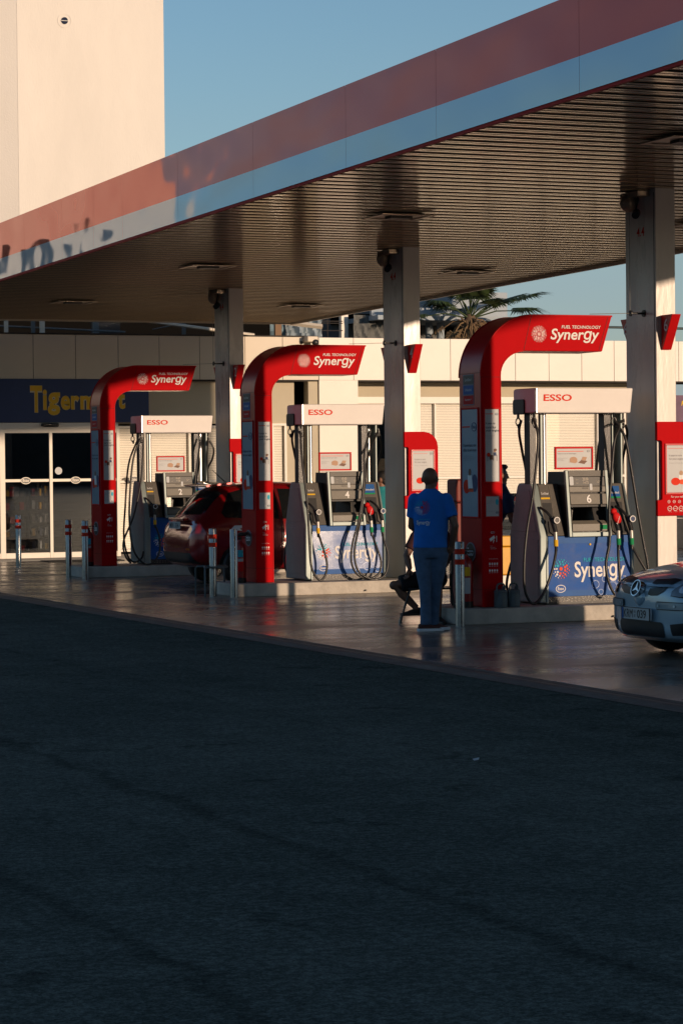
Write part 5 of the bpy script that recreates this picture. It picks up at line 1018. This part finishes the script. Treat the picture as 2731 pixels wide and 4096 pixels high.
# red hatchback: tail at x=0, nose at +3.9, heading +X
rc = thing('parked_car', 'red hatchback seen from its rear right corner between the far arm signs, plate MEN 336', 'car', (.17, 11.22, 0))
def hsec(zb, w, zt, belt=.96, rw=.70):
    b = min(belt, zt - .06); return [(0, zb), (.6 * w, zb), (.93 * w, zb + .04), (w, zb + (b - zb) * .4), (w * .995, zb + (b - zb) * .72), (.96 * w, b), (w * (rw + (.18 if zt < 1.1 else 0)), max(zt - .07, b + .02)), (w * .4, zt - .01), (0, zt)]
S_ = [(0.0, .42, .50, .66), (.03, .36, .66, .80), (.10, .30, .77, .98), (.20, .27, .82, 1.10), (.34, .25, .84, 1.29), (.5, .23, .845, 1.46), (.72, .22, .85, 1.545), (1.2, .2, .85, 1.585), (1.8, .2, .85, 1.58), (2.3, .2, .85, 1.50), (2.65, .2, .85, 1.30), (2.95, .2, .85, 1.08), (3.3, .2, .83, .98), (3.65, .22, .77, .86), (3.85, .28, .6, .72), (3.9, .34, .4, .6)]
body2 = loft_car('body', [(x, hsec(zb, w, zt)) for x, zb, w, zt in S_], redcar, rc)
b2 = evalbvh(body2); PS = (V((0, -1, 0)), X, Z)
def D2(nm, m_, polys, pl=PF, lift=.004, res=.06): return DR(nm, m_, polys, pl, lift, res, rc, b2)
D2('rear_window', carglass, [[(-.52, 1.08), (.52, 1.08), (.60, 1.12), (.54, 1.40), (.42, 1.44), (-.42, 1.44), (-.54, 1.40), (-.60, 1.12)]])
D2('side_window', carglass, [[(.50, 1.10), (.55, 1.03), (1.42, 1.0), (1.42, 1.46), (.95, 1.47), (.66, 1.40)], [(1.47, 1.0), (2.62, 1.0), (2.40, 1.30), (2.15, 1.44), (1.47, 1.46)]], PS)
for s_ in (-1, 1): 
    q = (.30, .62) if s_ > 0 else (-.62, -.30)
tl = D2('tail_lamp', mat('tail_lamp_red', (.22, .006, .01), .08, coat=1), both([(.48, .80), (.47, .97), (.60, 1.0), (.72, 1.01), (.74, .97), (.70, .86), (.62, .79)]))
D2('tail_lamp_side', MATS['tail_lamp_red'], [[(.08, .80), (.12, .98), (.38, 1.02), (.30, .93), (.18, .82)]], PS)
D2('bumper_lower', black, [[(-.70, .34), (-.62, .50), (.62, .50), (.70, .34)]])
D2('reflector', mat('amber_reflector', (.5, .12, .02), .2), both([(.50, .54), (.50, .57), (.62, .57), (.62, .54)]))
D2('door_seam', black, [[(1.44, .32), (1.44, 1.48), (1.452, 1.48), (1.452, .32)], [(2.60, .34), (2.66, .95), (2.67, .95), (2.61, .34)], [(.85, .72), (.75, .98), (.76, .98), (.86, .72)]], PS, .003)
D2('door_handle', redcar, [rrect(1.20, 1.36, .84, .87, .012), rrect(2.2, 2.36, .83, .86, .012)], PS, .02)
D2('door_sticker', wht, [[(1.75, .84), (1.95, .845), (2.25, .80), (2.3, .75), (2.2, .70), (1.9, .67), (1.6, .66), (1.6, .68), (1.9, .70), (2.1, .74), (2.05, .78), (1.75, .81)], [(.62, .86), (.68, .91), (.80, .91), (.82, .88), (.76, .86), (.80, .83), (.62, .84)]], PS)
for sd in (-1, 1):
    for wx in (.78, 3.22):
        m = MB(black); drape(m, b2, (V((0, 0, 0)), X * (1 if sd < 0 else -1), Z), [[((wx + .34 * cos(a)) * (1 if sd < 0 else -1), .31 + .34 * sin(a)) for a in [i * pi / 14 for i in range(28)] if .31 + .34 * sin(a) > .27]], .004, .08); m.build('wheel_arch', rc, smooth=60, recalc=False)
        wheel(rc, wx, sd * .77, sd, .30, .18, 8)
m = MB(redcar); m.rings([[V((x, y, z)) for x, y, z in ((.36, y_, 1.50), (.33, y_, 1.515), (.36, y_, 1.53), (.75, y_, 1.565), (.75, y_, 1.54))] for y_ in (-.52, -.45, 0, .45, .52)]); m.build('roof_spoiler', rc, smooth=50)
pl = (V((.005, 0, 0)), -Y, Z); m = MB(MATS['plate_white']); m.plate(pl, rrect(-.26, .26, .86, .97, .012), 0, .012)
o = m.build('number_plate', rc); m = MB(black); m.txt(pl, 'MEN', -.20, .877, w=.165, h=.075, off=.012, d=.014); m.txt(pl, '336', .04, .877, w=.165, h=.075, off=.012, d=.014); m.build('plate_characters', o)
m = MB(redcar); m.hexa([(.02, -.34, .985), (.10, -.34, .985), (.10, .34, .985), (.02, .34, .985), (.01, -.34, 1.02), (.12, -.34, 1.03), (.12, .34, 1.03), (.01, .34, 1.02)]); m.build('plate_recess_lip', rc, bevel=.01)
m = MB(chrome); pl = (V((.045, 0, 0)), -Y, (V((.25, 0, 1))).normalized()); m.ring(pl, 0, 1.065, .06, .042, .008, 0, .02, 24); m.ring(pl, 0, 1.065, .022, .040, .007, .0, .021, 20); m.ring(pl, 0, 1.08, .045, .018, .006, 0, .021, 20); m.build('tail_badge', rc)
m = MB(chrome); drtxt(m, b2, (V((-1, 0, 0)), -Y, Z), 'YARIS', .27, .93, .19, .035, .012, .2, .006); m.build('model_lettering', rc, recalc=False)
m = MB(black); m.tube([(.22, .0, 1.12), (.30, .1, 1.20), (.36, .42, 1.22)], [.018, .01, .008], 6); m.cyl((.17, 0, 1.1), (.26, 0, 1.12), .03); m.build('rear_wiper', rc, smooth=40)
m = MB(black); m.tube([(.82, 0, 1.58), (.62, 0, 1.76)], [.010, .004], 6); m.ball((.84, 0, 1.56), (.03, .02, .018), 8); m.build('aerial', rc)
m = MB(redcar); m.ball((2.52, -.93, 1.03), (.07, .10, .065), 12); m.build('wing_mirror', rc, smooth=60)
